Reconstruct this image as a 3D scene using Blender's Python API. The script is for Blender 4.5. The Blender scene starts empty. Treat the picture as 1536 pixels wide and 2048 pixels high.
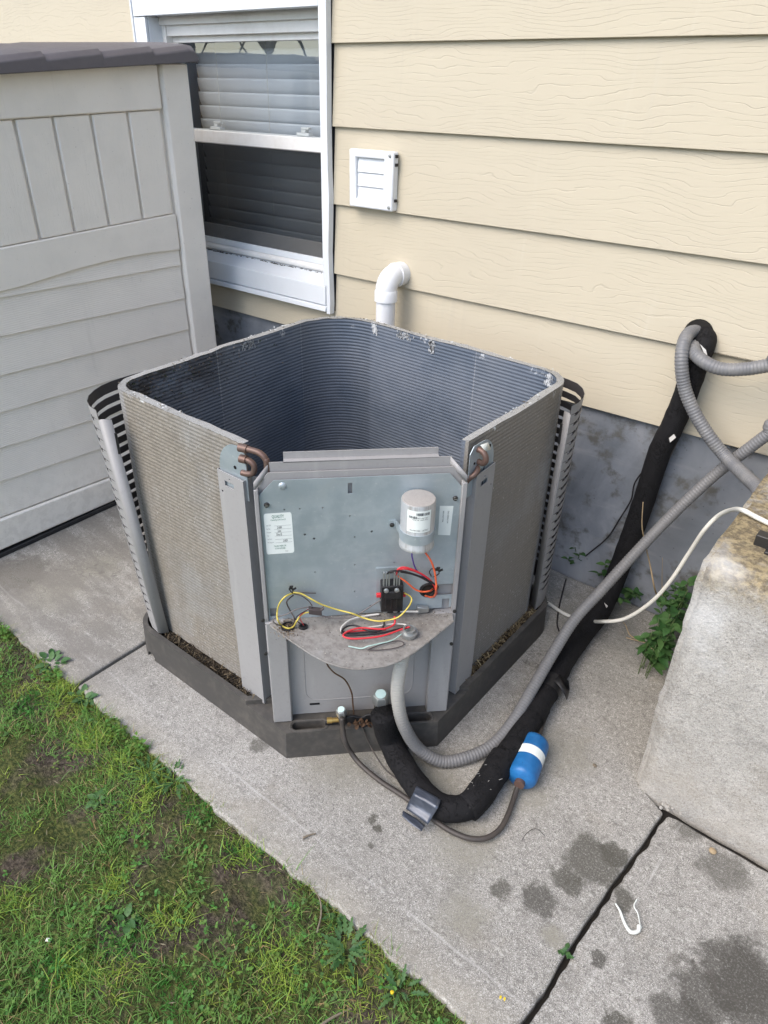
import bpy, bmesh, math, random
import numpy as np
from mathutils import Matrix, Vector, noise
random.seed(7)
S = bpy.context.scene
COL = S.collection
# ---------------------------------------------------------------- camera
cam_d = bpy.data.cameras.new('camera')
cam = bpy.data.objects.new('camera', cam_d); COL.objects.link(cam)
S.camera = cam
cam_d.sensor_fit = 'VERTICAL'; cam_d.sensor_height = 24.0
cam_d.lens = 24.0 * 1459.8 / 2048.0
cam_d.clip_start = 0.02; cam_d.clip_end = 400
def cam_rows(yaw, pitch, roll):
    cy, sy, cp, sp = math.cos(yaw), math.sin(yaw), math.cos(pitch), math.sin(pitch)
    f = Vector((sy*cp, cy*cp, -sp)); r = Vector((cy, -sy, 0)); u = r.cross(f)
    cr, sr = math.cos(roll), math.sin(roll)
    return Matrix((cr*r + sr*u, -sr*r + cr*u, -f))
CAMP = Vector((0, 0, 1.42))
RS = cam_rows(-0.6659574, 0.56424506, 0.02345195)
cam.matrix_world = Matrix.Translation(CAMP) @ RS.transposed().to_4x4()
# the house stands plumb, the slab drains away from it by two degrees: world z is square to the slab
RH = cam_rows(-0.66587199, 0.52322982, 0.02597411)
HOUSE = Matrix.Translation(CAMP) @ (RS.transposed() @ RH).to_4x4() @ Matrix.Translation(-CAMP)
IDENT = Matrix.Identity(4)
# ---------------------------------------------------------------- sky, sun, exposure
W = bpy.data.worlds.new('World'); S.world = W; W.use_nodes = True
nt = W.node_tree; nt.nodes.clear()
sky = nt.nodes.new('ShaderNodeTexSky'); sky.sky_type = 'NISHITA'; sky.sun_disc = False
SUN_EL, SUN_AZ = math.radians(48), math.radians(196)
sky.sun_elevation = SUN_EL; sky.sun_rotation = SUN_AZ
sky.air_density = 1.0; sky.dust_density = 1.6; sky.ozone_density = 1.0
bgn = nt.nodes.new('ShaderNodeBackground'); bgn.inputs['Strength'].default_value = 0.125
wo = nt.nodes.new('ShaderNodeOutputWorld')
tint = nt.nodes.new('ShaderNodeMix'); tint.data_type = 'RGBA'; tint.blend_type = 'MULTIPLY'; tint.inputs[0].default_value = 1.0
tint.inputs[7].default_value = (1.0, 1.0, .985, 1)      # a hazy, milky sky
nt.links.new(sky.outputs[0], tint.inputs[6]); nt.links.new(tint.outputs[2], bgn.inputs[0]); nt.links.new(bgn.outputs[0], wo.inputs[0])
sd = bpy.data.lights.new('sun', 'SUN'); sd.energy = 0.8; sd.angle = math.radians(48); sd.color = (1.0, .91, .79)      # sun through thin high cloud
sun = bpy.data.objects.new('sun', sd); COL.objects.link(sun)
sdir = Vector((-math.sin(SUN_AZ)*math.cos(SUN_EL), -math.cos(SUN_AZ)*math.cos(SUN_EL), -math.sin(SUN_EL)))
sun.rotation_euler = sdir.to_track_quat('-Z', 'Y').to_euler(); sun.location = (0, 8, 9)
S.view_settings.view_transform = 'Standard'; S.view_settings.look = 'None'
S.view_settings.exposure = 1.6; S.view_settings.gamma = 1.0
S.view_settings.use_curve_mapping = False
S.cycles.max_bounces = 8; S.cycles.transparent_max_bounces = 12
S.cycles.use_denoising = True
# ---------------------------------------------------------------- material helper
class NT:
    def __init__(s, name):
        s.m = bpy.data.materials.new(name); s.m.use_nodes = True
        s.t = s.m.node_tree; s.t.nodes.clear()
        s.out = s.n('ShaderNodeOutputMaterial'); s.b = s.n('ShaderNodeBsdfPrincipled')
        s.l(s.b.outputs[0], s.out.inputs[0])
        s.b.inputs['Specular IOR Level'].default_value = .35
    def n(s, t): return s.t.nodes.new(t)
    def l(s, a, b): s.t.links.new(a, b)
    def put(s, sock, v):
        if hasattr(v, 'is_output'): s.l(v, sock)
        elif isinstance(v, (tuple, list)): sock.default_value = (*v, 1) if len(v) == 3 and sock.type == 'RGBA' else v
        else: sock.default_value = v
    def obj(s): return s.n('ShaderNodeTexCoord').outputs['Object']
    def uv(s): return s.n('ShaderNodeTexCoord').outputs['UV']
    def pos(s): return s.n('ShaderNodeNewGeometry').outputs['Position']
    def rnd(s): return s.n('ShaderNodeObjectInfo').outputs['Random']
    def attr(s, name):
        a = s.n('ShaderNodeAttribute'); a.attribute_name = name; return a.outputs['Color']
    def map(s, v, scale=(1, 1, 1), loc=(0, 0, 0), rot=(0, 0, 0)):
        m = s.n('ShaderNodeMapping'); s.l(v, m.inputs['Vector'])
        s.put(m.inputs['Scale'], scale); s.put(m.inputs['Location'], loc); s.put(m.inputs['Rotation'], rot)
        return m.outputs[0]
    def noise(s, v, scale, detail=4, rough=.55, dist=0.0):
        x = s.n('ShaderNodeTexNoise'); s.l(v, x.inputs['Vector'])
        for k, q in (('Scale', scale), ('Detail', detail), ('Roughness', rough), ('Distortion', dist)): s.put(x.inputs[k], q)
        return x.outputs['Fac']
    def vor(s, v, scale, out='Distance', feature='F1'):
        x = s.n('ShaderNodeTexVoronoi'); x.feature = feature; s.l(v, x.inputs['Vector']); s.put(x.inputs['Scale'], scale)
        return x.outputs[out]
    def ramp(s, f, stops, interp='LINEAR'):
        r = s.n('ShaderNodeValToRGB'); s.put(r.inputs[0], f); cr = r.color_ramp; cr.interpolation = interp
        while len(cr.elements) > len(stops): cr.elements.remove(cr.elements[-1])
        while len(cr.elements) < len(stops): cr.elements.new(.5)
        for e, (p, c) in zip(cr.elements, stops):
            e.position = p; e.color = (*c, 1) if isinstance(c, (tuple, list)) else (c, c, c, 1)
        return r.outputs[0]
    def mix(s, f, a, b, mode='MIX'):
        x = s.n('ShaderNodeMix'); x.data_type = 'RGBA'; x.blend_type = mode
        s.put(x.inputs[0], f); s.put(x.inputs[6], a); s.put(x.inputs[7], b); return x.outputs[2]
    def math(s, op, a, b=0.0, c=0.0, clamp=False):
        x = s.n('ShaderNodeMath'); x.operation = op; x.use_clamp = clamp
        s.put(x.inputs[0], a); s.put(x.inputs[1], b); s.put(x.inputs[2], c); return x.outputs[0]
    def sep(s, v):
        x = s.n('ShaderNodeSeparateXYZ'); s.l(v, x.inputs[0]); return x.outputs
    def comb(s, a, b, c):
        x = s.n('ShaderNodeCombineXYZ')
        for i, q in enumerate((a, b, c)): s.put(x.inputs[i], q)
        return x.outputs[0]
    def sm(s, v, a, b):
        x = s.n('ShaderNodeMapRange'); x.interpolation_type = 'SMOOTHSTEP'; s.put(x.inputs[0], v)
        s.put(x.inputs[1], a); s.put(x.inputs[2], b); return x.outputs[0]
    def blob(s, p, cx, cy, r, wob, soft=False):
        "1 inside a ragged patch round (cx, cy) on the ground, 0 outside; wob is a noise value"
        xyz = s.sep(p)
        dx = s.math('SUBTRACT', xyz[0], cx); dy = s.math('SUBTRACT', xyz[1], cy)
        d = s.math('SQRT', s.math('ADD', s.math('MULTIPLY', dx, dx), s.math('MULTIPLY', dy, dy)))
        d = s.math('MULTIPLY_ADD', s.math('SUBTRACT', wob, .5), r*2.0 + .075, d)
        return s.sm(d, r*1.5, r*.25) if soft else s.sm(d, r*1.16, r*.72)
    def bump(s, h, strength=.3, dist=.002, normal=None):
        b = s.n('ShaderNodeBump'); s.put(b.inputs['Height'], h); s.put(b.inputs['Strength'], strength); s.put(b.inputs['Distance'], dist)
        if normal is not None: s.l(normal, b.inputs['Normal'])
        return b.outputs[0]
    def fin(s, col=None, rough=None, metal=None, normal=None, spec=None):
        if col is not None: s.put(s.b.inputs['Base Color'], col)
        if rough is not None: s.put(s.b.inputs['Roughness'], rough)
        if metal is not None: s.put(s.b.inputs['Metallic'], metal)
        if spec is not None: s.put(s.b.inputs['Specular IOR Level'], spec)
        if normal is not None: s.l(normal, s.b.inputs['Normal'])
        return s.m
MATS = {}
def mat(name):
    if name not in MATS: MATS[name] = globals()['m_' + name]()
    return MATS[name]
def simple(name, col, rough=.5, metal=0.0, dirt=.25, scale=40, dcol=None, bump=.0, spec=.35):
    k = NT(name); p = k.obj()
    n = k.noise(p, scale, 6, .65); n2 = k.noise(p, scale*.13, 3)
    d = dcol or tuple(c*.55 for c in col)
    f = k.math('MULTIPLY', k.sm(k.math('ADD', k.math('MULTIPLY', n, .6), k.math('MULTIPLY', n2, .4)), .42, .72), dirt, clamp=True)
    k.fin(k.mix(f, col, d), k.math('MULTIPLY_ADD', n, .2, rough-.1), metal, k.bump(n, bump, .001) if bump else None, spec)
    return k.m
# ---------------------------------------------------------------- materials
def m_siding():
    k = NT('siding_paint'); p = k.obj(); r = k.rnd()
    off = k.comb(k.math('MULTIPLY', r, 37.0), 0.0, k.math('MULTIPLY', r, 91.0))
    a = k.n('ShaderNodeVectorMath'); a.operation = 'ADD'; k.l(p, a.inputs[0]); k.l(off, a.inputs[1]); q = a.outputs[0]
    n1 = k.noise(k.map(q, (2.6, 1, 8)), 1.0, 2, .5); n2 = k.noise(k.map(q, (16, 1, 40)), 1.0, 2, .5)
    z = k.sep(q)[2]
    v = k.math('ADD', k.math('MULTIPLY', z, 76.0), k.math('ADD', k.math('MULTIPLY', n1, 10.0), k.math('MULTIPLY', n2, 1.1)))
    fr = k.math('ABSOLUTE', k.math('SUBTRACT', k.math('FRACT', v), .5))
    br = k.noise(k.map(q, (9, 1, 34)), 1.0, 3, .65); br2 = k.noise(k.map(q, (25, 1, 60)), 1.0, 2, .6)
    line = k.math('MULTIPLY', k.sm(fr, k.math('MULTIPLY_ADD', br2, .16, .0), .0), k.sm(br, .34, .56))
    fine = k.noise(k.map(q, (14, 1, 420)), 1.0, 2, .6)
    pores = k.noise(k.map(q, (260, 1, 18)), 1.0, 1, .5)
    drift = k.noise(q, 3.0, 3)
    base = k.mix(drift, (.55, .49, .372), (.515, .458, .35))
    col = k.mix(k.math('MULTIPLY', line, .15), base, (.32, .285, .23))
    st = k.sm(k.noise(k.map(q, (22, 1, 1.6)), 1.0, 3, .6), .6, .78)
    col = k.mix(k.math('MULTIPLY', st, .1), col, (.68, .66, .60))
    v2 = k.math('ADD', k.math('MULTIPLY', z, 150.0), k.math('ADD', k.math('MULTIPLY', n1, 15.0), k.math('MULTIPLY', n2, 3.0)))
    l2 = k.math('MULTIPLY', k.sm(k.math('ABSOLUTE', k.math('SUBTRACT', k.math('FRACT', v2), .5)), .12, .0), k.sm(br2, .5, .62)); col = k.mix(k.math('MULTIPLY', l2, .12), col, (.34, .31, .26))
    dr = k.math('MULTIPLY', k.sm(k.noise(k.map(q, (5, 1, .8)), 1.0, 4, .7), .52, .74), k.sm(k.noise(k.map(q, (60, 1, 2.5)), 1.0, 2), .45, .62)); col = k.mix(k.math('MULTIPLY', dr, .22), col, (.42, .38, .31))
    spots = k.sm(k.noise(q, 90, 2), .72, .8)
    col = k.mix(k.math('MULTIPLY', spots, .12), col, (.4, .36, .3))
    h = k.math('ADD', k.math('MULTIPLY', line, -1.0), k.math('ADD', k.math('MULTIPLY', fine, .35), k.math('MULTIPLY', pores, .15)))
    return k.fin(col, .55, 0, k.bump(h, .5, .0012))
def m_trim(): return simple('white_aluminium_trim', (.74, .77, .80), .38, 0, .12, 18, (.5, .5, .5))
def m_vinyl(): return simple('white_vinyl', (.78, .77, .75), .4, 0, .3, 30, (.52, .47, .4))
def m_pvc(): return simple('white_pvc', (.76, .77, .79), .35, 0, .12, 30, (.5, .5, .5))
def m_ventp(): return simple('white_vent_plastic', (.80, .82, .84), .4, 0, .1, 30, (.55, .55, .53))
def m_blind(): return simple('white_blind_slat', (.60, .62, .65), .5, 0, .1, 20)
def m_roomdark(): return simple('dim_room', (.05, .05, .055), .9, 0, .2, 4)
def m_glass():
    k = NT('window_glass'); tr = k.n('ShaderNodeBsdfTransparent'); gl = k.n('ShaderNodeBsdfGlossy')
    k.put(tr.inputs[0], (.86, .9, .92)); gl.inputs['Roughness'].default_value = .0
    lw = k.n('ShaderNodeLayerWeight'); lw.inputs[0].default_value = .5
    f = k.math('MULTIPLY_ADD', k.math('POWER', lw.outputs['Facing'], 4.0), .8, .15, clamp=True)
    wav = k.noise(k.obj(), 3.2, 2); k.l(k.bump(wav, .12, .02), gl.inputs['Normal'])
    mx = k.n('ShaderNodeMixShader'); k.l(f, mx.inputs[0]); k.l(tr.outputs[0], mx.inputs[1]); k.l(gl.outputs[0], mx.inputs[2])
    k.l(mx.outputs[0], k.out.inputs[0]); return k.m
def m_screen():
    k = NT('insect_screen'); tr = k.n('ShaderNodeBsdfTransparent'); k.put(k.b.inputs['Base Color'], (.02, .022, .025)); k.b.inputs['Roughness'].default_value = .7
    mx = k.n('ShaderNodeMixShader'); mx.inputs[0].default_value = .62
    k.l(tr.outputs[0], mx.inputs[1]); k.l(k.b.outputs[0], mx.inputs[2]); k.l(mx.outputs[0], k.out.inputs[0]); return k.m
def m_foundation():
    k = NT('foundation_concrete'); p = k.obj()
    a = k.noise(p, 3.2, 6, .6, .6); b = k.noise(p, 14, 5, .65); c = k.noise(k.map(p, (2, 2, 14)), 2.0, 4)
    col = k.ramp(a, [(.3, (.135, .15, .17)), (.5, (.23, .245, .27)), (.68, (.36, .375, .40))])
    col = k.mix(k.sm(b, .52, .7), col, (.11, .108, .10))
    col = k.mix(k.math('MULTIPLY', k.sm(c, .55, .75), .5), col, (.33, .335, .345))
    v = k.vor(p, 46); col = k.mix(k.math('MULTIPLY', k.sm(v, .1, .03), .7), col, (.05, .05, .05))
    return k.fin(col, .85, 0, k.bump(k.math('ADD', b, k.math('MULTIPLY', a, 2.0)), .6, .004))
def concrete(name, c0, c1, stains, grain=1.0, moss=()):
    k = NT(name); p = k.pos()
    big = k.noise(p, 2.4, 5, .6); med = k.noise(p, 26, 5, .65); fi = k.noise(p, 240, 3, .7); fi2 = k.noise(p, 520, 2, .6)
    col = k.mix(k.sm(big, .3, .7), c0, c1)
    col = k.mix(k.math('MULTIPLY', k.sm(med, .48, .72), .35), col, tuple(x*.55 for x in c0))
    sp = k.sm(fi, .51, .66); col = k.mix(k.math('MULTIPLY', sp, .6*grain), col, tuple(x*.3 for x in c0))
    lt = k.sm(fi2, .52, .66); col = k.mix(k.math('MULTIPLY', lt, .6*grain), col, (.72, .70, .66)); fi3 = k.noise(p, 380, 3, .75); col = k.mix(k.math('MULTIPLY', k.sm(fi3, .54, .66), .5*grain), col, tuple(x*.35 for x in c0))
    v = k.vor(p, 140, 'Color'); v1 = k.sep(v)[0]
    peb = k.math('MULTIPLY', k.sm(v1, .80, .92), k.sm(k.vor(p, 140), .42, .2))
    col = k.mix(k.math('MULTIPLY', peb, .5*grain), col, (.16, .15, .145))
    m2 = k.noise(p, 62, 4, .7); m3 = k.noise(p, 105, 3, .7); m1 = k.noise(p, 11, 5, .65)
    col = k.mix(k.math('MULTIPLY', k.sm(m2, .5, .66), .34*grain), col, tuple(x*.5 for x in c0)); col = k.mix(k.math('MULTIPLY', k.sm(m3, .53, .66), .34*grain), col, (.62, .60, .55))
    col = k.mix(k.math('MULTIPLY', k.sm(m1, .5, .68), .28), col, tuple(x*.62 for x in c0)); col = k.mix(k.math('MULTIPLY', k.sm(k.noise(p, 5.2, 6, .7), .54, .66), .22), col, (.25, .215, .16))
    wob = k.noise(p, 24, 7, .78); wob2 = k.noise(p, 9, 4, .6)
    for (cx, cy, r, c, f) in stains:
        soft = c is DAMP
        b = k.blob(p, cx, cy, r, k.math('MULTIPLY_ADD', wob2, .45, k.math('MULTIPLY', wob, .55)), soft)
        br = k.math('MULTIPLY', b, k.math('MULTIPLY_ADD', k.sm(fi, .64, .46), .5, f*.5), clamp=True)
        col = k.mix(br, col, c)
    return k, p, col, fi, med
EDGE = (.30, .285, .26)
def m_slab():
    k, p, col, fi, med = concrete('path_concrete', (.25, .236, .21), (.35, .332, .30), STAINS, 1.25)
    xyz = k.sep(p)
    # trowelled border line along the lawn side, tan patches along the lawn edge, darker patches towards the wall and left
    wy = k.math('MULTIPLY_ADD', k.noise(p, 6, 3), .02, .648)
    dl = k.math('ABSOLUTE', k.math('SUBTRACT', xyz[1], wy))
    ln = k.math('MULTIPLY', k.sm(dl, .0042, .001), k.sm(k.noise(p, 5, 2), .38, .6))
    col = k.mix(k.math('MULTIPLY', ln, .35), col, (.55, .53, .50))
    la, lb_ = LINE; tx, ty = lb_[0]-la[0], lb_[1]-la[1]; tl = math.hypot(tx, ty); nx_, ny_ = -ty/tl, tx/tl
    dd = k.math('ABSOLUTE', k.math('ADD', k.math('MULTIPLY_ADD', xyz[0], nx_, k.math('MULTIPLY', xyz[1], ny_)), k.math('MULTIPLY_ADD', k.noise(p, 8, 3), .012, -.006-la[0]*nx_-la[1]*ny_)))
    col = k.mix(k.math('MULTIPLY', k.math('MULTIPLY', k.sm(dd, .004, .001), k.sm(k.noise(p, 9, 3), .42, .6)), .35), col, (.55, .53, .50))
    hc = k.math('ABSOLUTE', k.math('SUBTRACT', k.noise(p, 2.1, 5, .62, .3), .5)); hm = k.math('MULTIPLY', k.sm(hc, .004, .0012), k.sm(k.noise(p, 1.7, 2), .52, .62)); col = k.mix(k.math('MULTIPLY', hm, .5), col, (.10, .09, .08))
    eg = k.math('MULTIPLY', k.sm(xyz[1], .66, .585), k.noise(p, 12, 4))
    col = k.mix(k.math('MULTIPLY', eg, .5), col, (.42, .38, .30))
    al = k.math('MULTIPLY', k.sm(xyz[1], 1.3, 1.85), k.sm(k.noise(p, 9, 4), .35, .65))
    col = k.mix(k.math('MULTIPLY', al, .55), col, (.16, .165, .15))
    lf = k.math('MULTIPLY', k.sm(xyz[0], -1.25, -1.55), k.sm(k.noise(k.map(p, (5, 16, 5), (0, 0, 0), (0, 0, .5)), 1.2, 5, .65), .36, .60))
    col = k.mix(k.math('MULTIPLY', lf, .72), col, (.20, .185, .165))
    return k.fin(col, .88, 0, k.bump(k.math('ADD', fi, k.math('MULTIPLY', med, .8)), .45, .0022), .2)
def m_stoop():
    k, p, col, fi, med = concrete('stoop_stucco', (.40, .38, .345), (.50, .475, .435), [], .8)
    xyz = k.sep(p); nn = k.noise(p, 13, 5, .65)
    m = k.math('MULTIPLY', k.sm(xyz[2], .55, .64), k.sm(nn, .3, .52))
    col = k.mix(k.math('MULTIPLY', m, .85), col, k.mix(k.sm(k.noise(p, 75, 4, .7), .35, .65), (.10, .07, .03), (.36, .28, .14)))
    low = k.math('MULTIPLY', k.sm(xyz[2], .22, .02), k.sm(nn, .35, .6))
    col = k.mix(k.math('MULTIPLY', low, .3), col, (.44, .40, .34))
    wt = k.sm(k.noise(p, 4.5, 5, .6), .55, .72); col = k.mix(k.math('MULTIPLY', wt, .5), col, (.68, .68, .67))
    return k.fin(col, .9, 0, k.bump(k.math('ADD', k.noise(p, 170, 4, .7), med), .8, .004), .2)
def m_gap(): return simple('joint_dirt', (.018, .016, .014), .95, 0, .5, 60, (.05, .042, .03))
def shedmat(name, kind):
    k = NT(name); p = k.obj(); c = (.87, .815, .74)
    if kind == 'rail': h = k.noise(k.map(p, (90, 55, 120)), 1.0, 3, .6)
    elif kind == 'plank': h = k.noise(k.map(p, (60, 230, 34)), 1.0, 3, .6)
    else: h = k.math('SINE', k.math('MULTIPLY', k.sep(p)[2], 2*math.pi/.0062))
    d = k.noise(p, 7, 4); col = k.mix(k.math('MULTIPLY', k.sm(d, .42, .68), .2), c, (.64, .61, .56))
    zz = k.sep(p)[2]; col = k.mix(k.math('MULTIPLY', k.sm(zz, .30, .04), k.math('MULTIPLY', k.sm(k.noise(p, 30, 5, .7), .42, .62), .2)), col, (.40, .36, .30))
    col = k.mix(k.math('MULTIPLY', k.sm(k.noise(k.map(p, (30, 30, 2)), 1.0, 4, .7), .58, .76), .10), col, (.40, .37, .33)); col = k.mix(k.math('MULTIPLY', k.sm(k.noise(p, 160, 2), .70, .76), .35), col, (.25, .22, .19))
    return k.fin(col, .6, 0, k.bump(h, .6 if kind != 'lap' else .2, .0016), .25)
def m_shed_rail(): return shedmat('shed_plastic_leather_grain', 'rail')
def m_shed_plank(): return shedmat('shed_plastic_wood_grain', 'plank')
def m_shed_lap(): return shedmat('shed_plastic_ribbed', 'lap')
def m_shed_roof(): return simple('shed_roof_plastic', (.125, .115, .125), .55, 0, .15, 50)
def m_shed_base(): return simple('shed_base_plastic', (.018, .018, .02), .6, 0, .3, 30, (.06, .055, .05))
def m_beige():
    k = NT('beige_enamel'); p = k.obj(); n = k.noise(p, 90, 5, .7); st = k.noise(k.map(p, (30, 30, 3)), 1.0, 4)
    col = k.mix(k.math('MULTIPLY', k.sm(n, .52, .75), .3), (.335, .325, .32), (.22, .21, .20))
    col = k.mix(k.math('MULTIPLY', k.sm(st, .55, .75), .25), col, (.48, .465, .45))
    sp = k.sm(k.noise(p, 300, 2), .70, .76); col = k.mix(k.math('MULTIPLY', sp, .4), col, (.62, .6, .56))
    return k.fin(col, .42, 0, None, .4)
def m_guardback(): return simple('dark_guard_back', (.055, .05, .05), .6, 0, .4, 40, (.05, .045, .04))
def m_sidewall(): return simple('light_blocker_siding', (.20, .19, .18), .8, 0, .2, 4)
def m_galv():
    k = NT('galvanised_sheet'); p = k.obj(); n = k.noise(p, 24, 5, .65); st = k.noise(k.map(p, (10, 10, 55)), 1.0, 5, .65); big = k.noise(p, 6, 4)
    col = k.mix(k.sm(n, .35, .7), (.42, .485, .525), (.50, .56, .59))
    col = k.mix(k.math('MULTIPLY', k.sm(st, .55, .74), .4), col, (.62, .65, .65))
    col = k.mix(k.math('MULTIPLY', k.sm(big, .52, .7), .35), col, (.30, .33, .335))
    fl = k.sm(k.noise(p, 120, 3), .66, .74); col = k.mix(k.math('MULTIPLY', fl, .35), col, (.72, .74, .74))
    return k.fin(col, k.math('MULTIPLY_ADD', n, .25, .36), .55, None, .5)
def m_tray():
    k = NT('dusty_tray'); p = k.obj(); n = k.noise(p, 55, 6, .7); f = k.noise(p, 260, 3, .7)
    col = k.mix(k.sm(n, .38, .66), (.27, .255, .235), (.19, .175, .16))
    col = k.mix(k.math('MULTIPLY', k.sm(f, .62, .76), .15), col, (.12, .11, .10))
    big = k.noise(p, 14, 4); col = k.mix(k.math('MULTIPLY', k.sm(big, .48, .7), .5), col, (.36, .36, .35))
    return k.fin(col, .85, 0, k.bump(n, .6, .003), .2)
def m_coil():
    k = NT('condenser_fins'); u = k.uv(); s, zz = k.sep(u)[0], k.sep(u)[1]
    fin = k.noise(k.map(u, (420, 6, 1)), 1.0, 2, .5)
    q = k.map(u, (1, 1, 1)); n = k.noise(q, 26, 6, .7); n2 = k.noise(q, 5, 4); sp = k.noise(k.map(u, (330, 160, 1)), 1.0, 3, .6)
    inside = k.sm(k.attr('side'), .4, .6)
    stretch = k.noise(k.map(u, (26, 4, 1)), 1.0, 3)
    met = k.mix(k.sm(stretch, .3, .7), (.30, .29, .28), (.40, .39, .375))
    # matted dust on the outward faces (densest on the flats), clean metal in the bends
    n = k.math('MULTIPLY_ADD', k.noise(q, 120, 4, .7), .7, k.math('MULTIPLY', n, .3)); dirt = k.math('MULTIPLY', k.sm(k.attr('flat'), .15, .85), k.sm(k.math('ADD', k.math('MULTIPLY', n, .5), n2), .42, .82))
    dust = k.mix(k.sm(n, .35, .65), (.27, .235, .185), (.165, .142, .112))
    dust = k.mix(k.sm(s, SEND-.42, SEND-.2), dust, (.225, .20, .17)); met = k.mix(k.sm(s, SEND-.42, SEND-.2), met, (.30, .29, .275))  # right-hand face: its own dust tone and a darker metal
    out = k.mix(k.math('MULTIPLY', dirt, .85), met, dust)
    out = k.mix(k.math('MULTIPLY', k.sm(sp, .63, .71), .75), out, (.62, .60, .55))
    inn = k.mix(k.sm(n2, .35, .65), (.12, .145, .185), (.165, .185, .22))  # blue-grey of the shaded interior put into the inner metal colour
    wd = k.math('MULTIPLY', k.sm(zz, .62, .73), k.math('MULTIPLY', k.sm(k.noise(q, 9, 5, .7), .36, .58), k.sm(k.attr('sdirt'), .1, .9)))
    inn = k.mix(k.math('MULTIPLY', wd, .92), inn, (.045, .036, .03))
    for s0 in SEAMS:
        ln = k.math('MULTIPLY', k.sm(k.math('ABSOLUTE', k.math('SUBTRACT', s, 5.0+s0)), .0022, .0004), k.sm(zz, .4, .7)); inn = k.mix(k.math('MULTIPLY', ln, .5), inn, (.45, .45, .45))
        sd = k.math('MULTIPLY', k.sm(k.math('SUBTRACT', s, 5.0+s0), .0, .004), k.sm(k.math('SUBTRACT', s, 5.0+s0), .16, .02)); inn = k.mix(k.math('MULTIPLY', sd, .15), inn, (.30, .30, .30))
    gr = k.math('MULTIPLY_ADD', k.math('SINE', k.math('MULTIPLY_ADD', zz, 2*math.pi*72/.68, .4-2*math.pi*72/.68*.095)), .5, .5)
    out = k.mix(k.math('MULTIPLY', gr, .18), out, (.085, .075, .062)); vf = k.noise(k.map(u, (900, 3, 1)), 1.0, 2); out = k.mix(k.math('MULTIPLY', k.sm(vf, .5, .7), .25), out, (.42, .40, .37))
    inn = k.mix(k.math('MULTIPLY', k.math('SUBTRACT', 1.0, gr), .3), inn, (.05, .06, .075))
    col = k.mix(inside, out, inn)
    tear = k.math('MULTIPLY', k.sm(zz, .742, .775), k.sm(k.noise(k.map(u, (13, 7, 1)), 1.0, 5, .75), .60, .64))
    col = k.mix(tear, col, (.60, .61, .61))
    top = k.sm(zz, .7735, .7745); col = k.mix(top, col, k.mix(k.sm(k.noise(k.map(u, (60, 9, 1)), 1.0, 4, .7), .44, .56), (.52, .53, .53), (.17, .155, .13)))
    return k.fin(col, .55, k.math('MULTIPLY', k.math('SUBTRACT', 1.0, dirt), .35), k.bump(fin, .35, .001), .35)
def m_base(): return simple('base_pan_plastic', (.066, .062, .057), .62, 0, .7, 40, (.14, .125, .108), .2)
def m_debris():
    k = NT('leaf_litter'); p = k.obj(); n = k.noise(p, 90, 5, .7)
    return k.fin(k.ramp(n, [(.3, (.012, .010, .009)), (.5, (.045, .036, .027)), (.7, (.12, .09, .055))]), .9, 0, k.bump(n, .8, .004), .1)
def m_litter():
    k = NT('dry_bits'); c = k.attr('col'); return k.fin(c, .85, spec=.1)
def m_copper(): return simple('weathered_copper', (.17, .105, .085), .45, .4, .7, 60, (.13, .11, .095))
def m_copperdark(): return simple('painted_copper_line', (.062, .054, .049), .5, .15, .5, 60, (.13, .105, .085))
def m_steel(): return simple('dull_steel', (.42, .43, .42), .42, .75, .3, 80)
def m_capacitor():
    k = NT('capacitor_can'); p = k.obj(); n = k.noise(k.map(p, (60, 60, 5)), 1.0, 5, .7)
    top = k.sm(k.sep(p)[2], CAPTOP-.0025, CAPTOP-.001)
    col = k.mix(k.sm(n, .45, .68), (.56, .57, .57), (.36, .35, .33))
    dust = k.mix(k.noise(p, 260, 4), (.30, .275, .25), (.42, .39, .36)); col = k.mix(top, col, dust)
    return k.fin(col, .45, k.math('MULTIPLY', k.math('SUBTRACT', 1.0, top), .6), None, .5)
def m_black(): return simple('black_plastic', (.014, .014, .015), .45, 0, .5, 80, (.07, .06, .055))
def m_screwhead(): return simple('dark_screw', (.06, .058, .055), .4, .6, .3, 200)
def m_hole(): return simple('screw_hole', (.006, .006, .007), .9, 0, 0, 10)
def m_paper(): return simple('label_paper', (.80, .84, .80), .6, 0, .12, 60, (.6, .6, .55))
def m_inkgreen(): return simple('green_ink', (.02, .16, .10), .7, 0, 0)
def m_inkblack(): return simple('black_ink', (.03, .03, .035), .7, 0, 0)
def m_inkgrey(): return simple('grey_ink', (.28, .30, .30), .7, 0, 0)
def wirem(name, c): return simple(name, c, .38, 0, .25, 120, tuple(x*.6+.02 for x in c))
def m_yellow(): return wirem('yellow_wire', (.62, .50, .10))
def m_red(): return wirem('red_wire', (.62, .04, .05))
def m_orange(): return wirem('orange_wire', (.72, .13, .05))
def m_purple(): return wirem('purple_wire', (.10, .05, .28))
def m_blackw(): return wirem('black_wire', (.02, .018, .02))
def m_brownw(): return wirem('brown_wire', (.075, .06, .058))
def m_greyw(): return wirem('grey_wire', (.14, .125, .12))
def m_whitew(): return wirem('white_wire', (.58, .56, .52))
def m_greenw(): return wirem('pale_green_wire', (.40, .56, .50))
def m_cream(): return simple('cream_cable', (.72, .70, .63), .4, 0, .15, 40)
def m_conduit():
    k = NT('grey_conduit_jacket'); p = k.obj(); n = k.noise(p, 30, 4)
    return k.fin(k.mix(k.sm(n, .4, .7), (.165, .165, .17), (.215, .21, .205)), .42, 0, None, .4)
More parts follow.
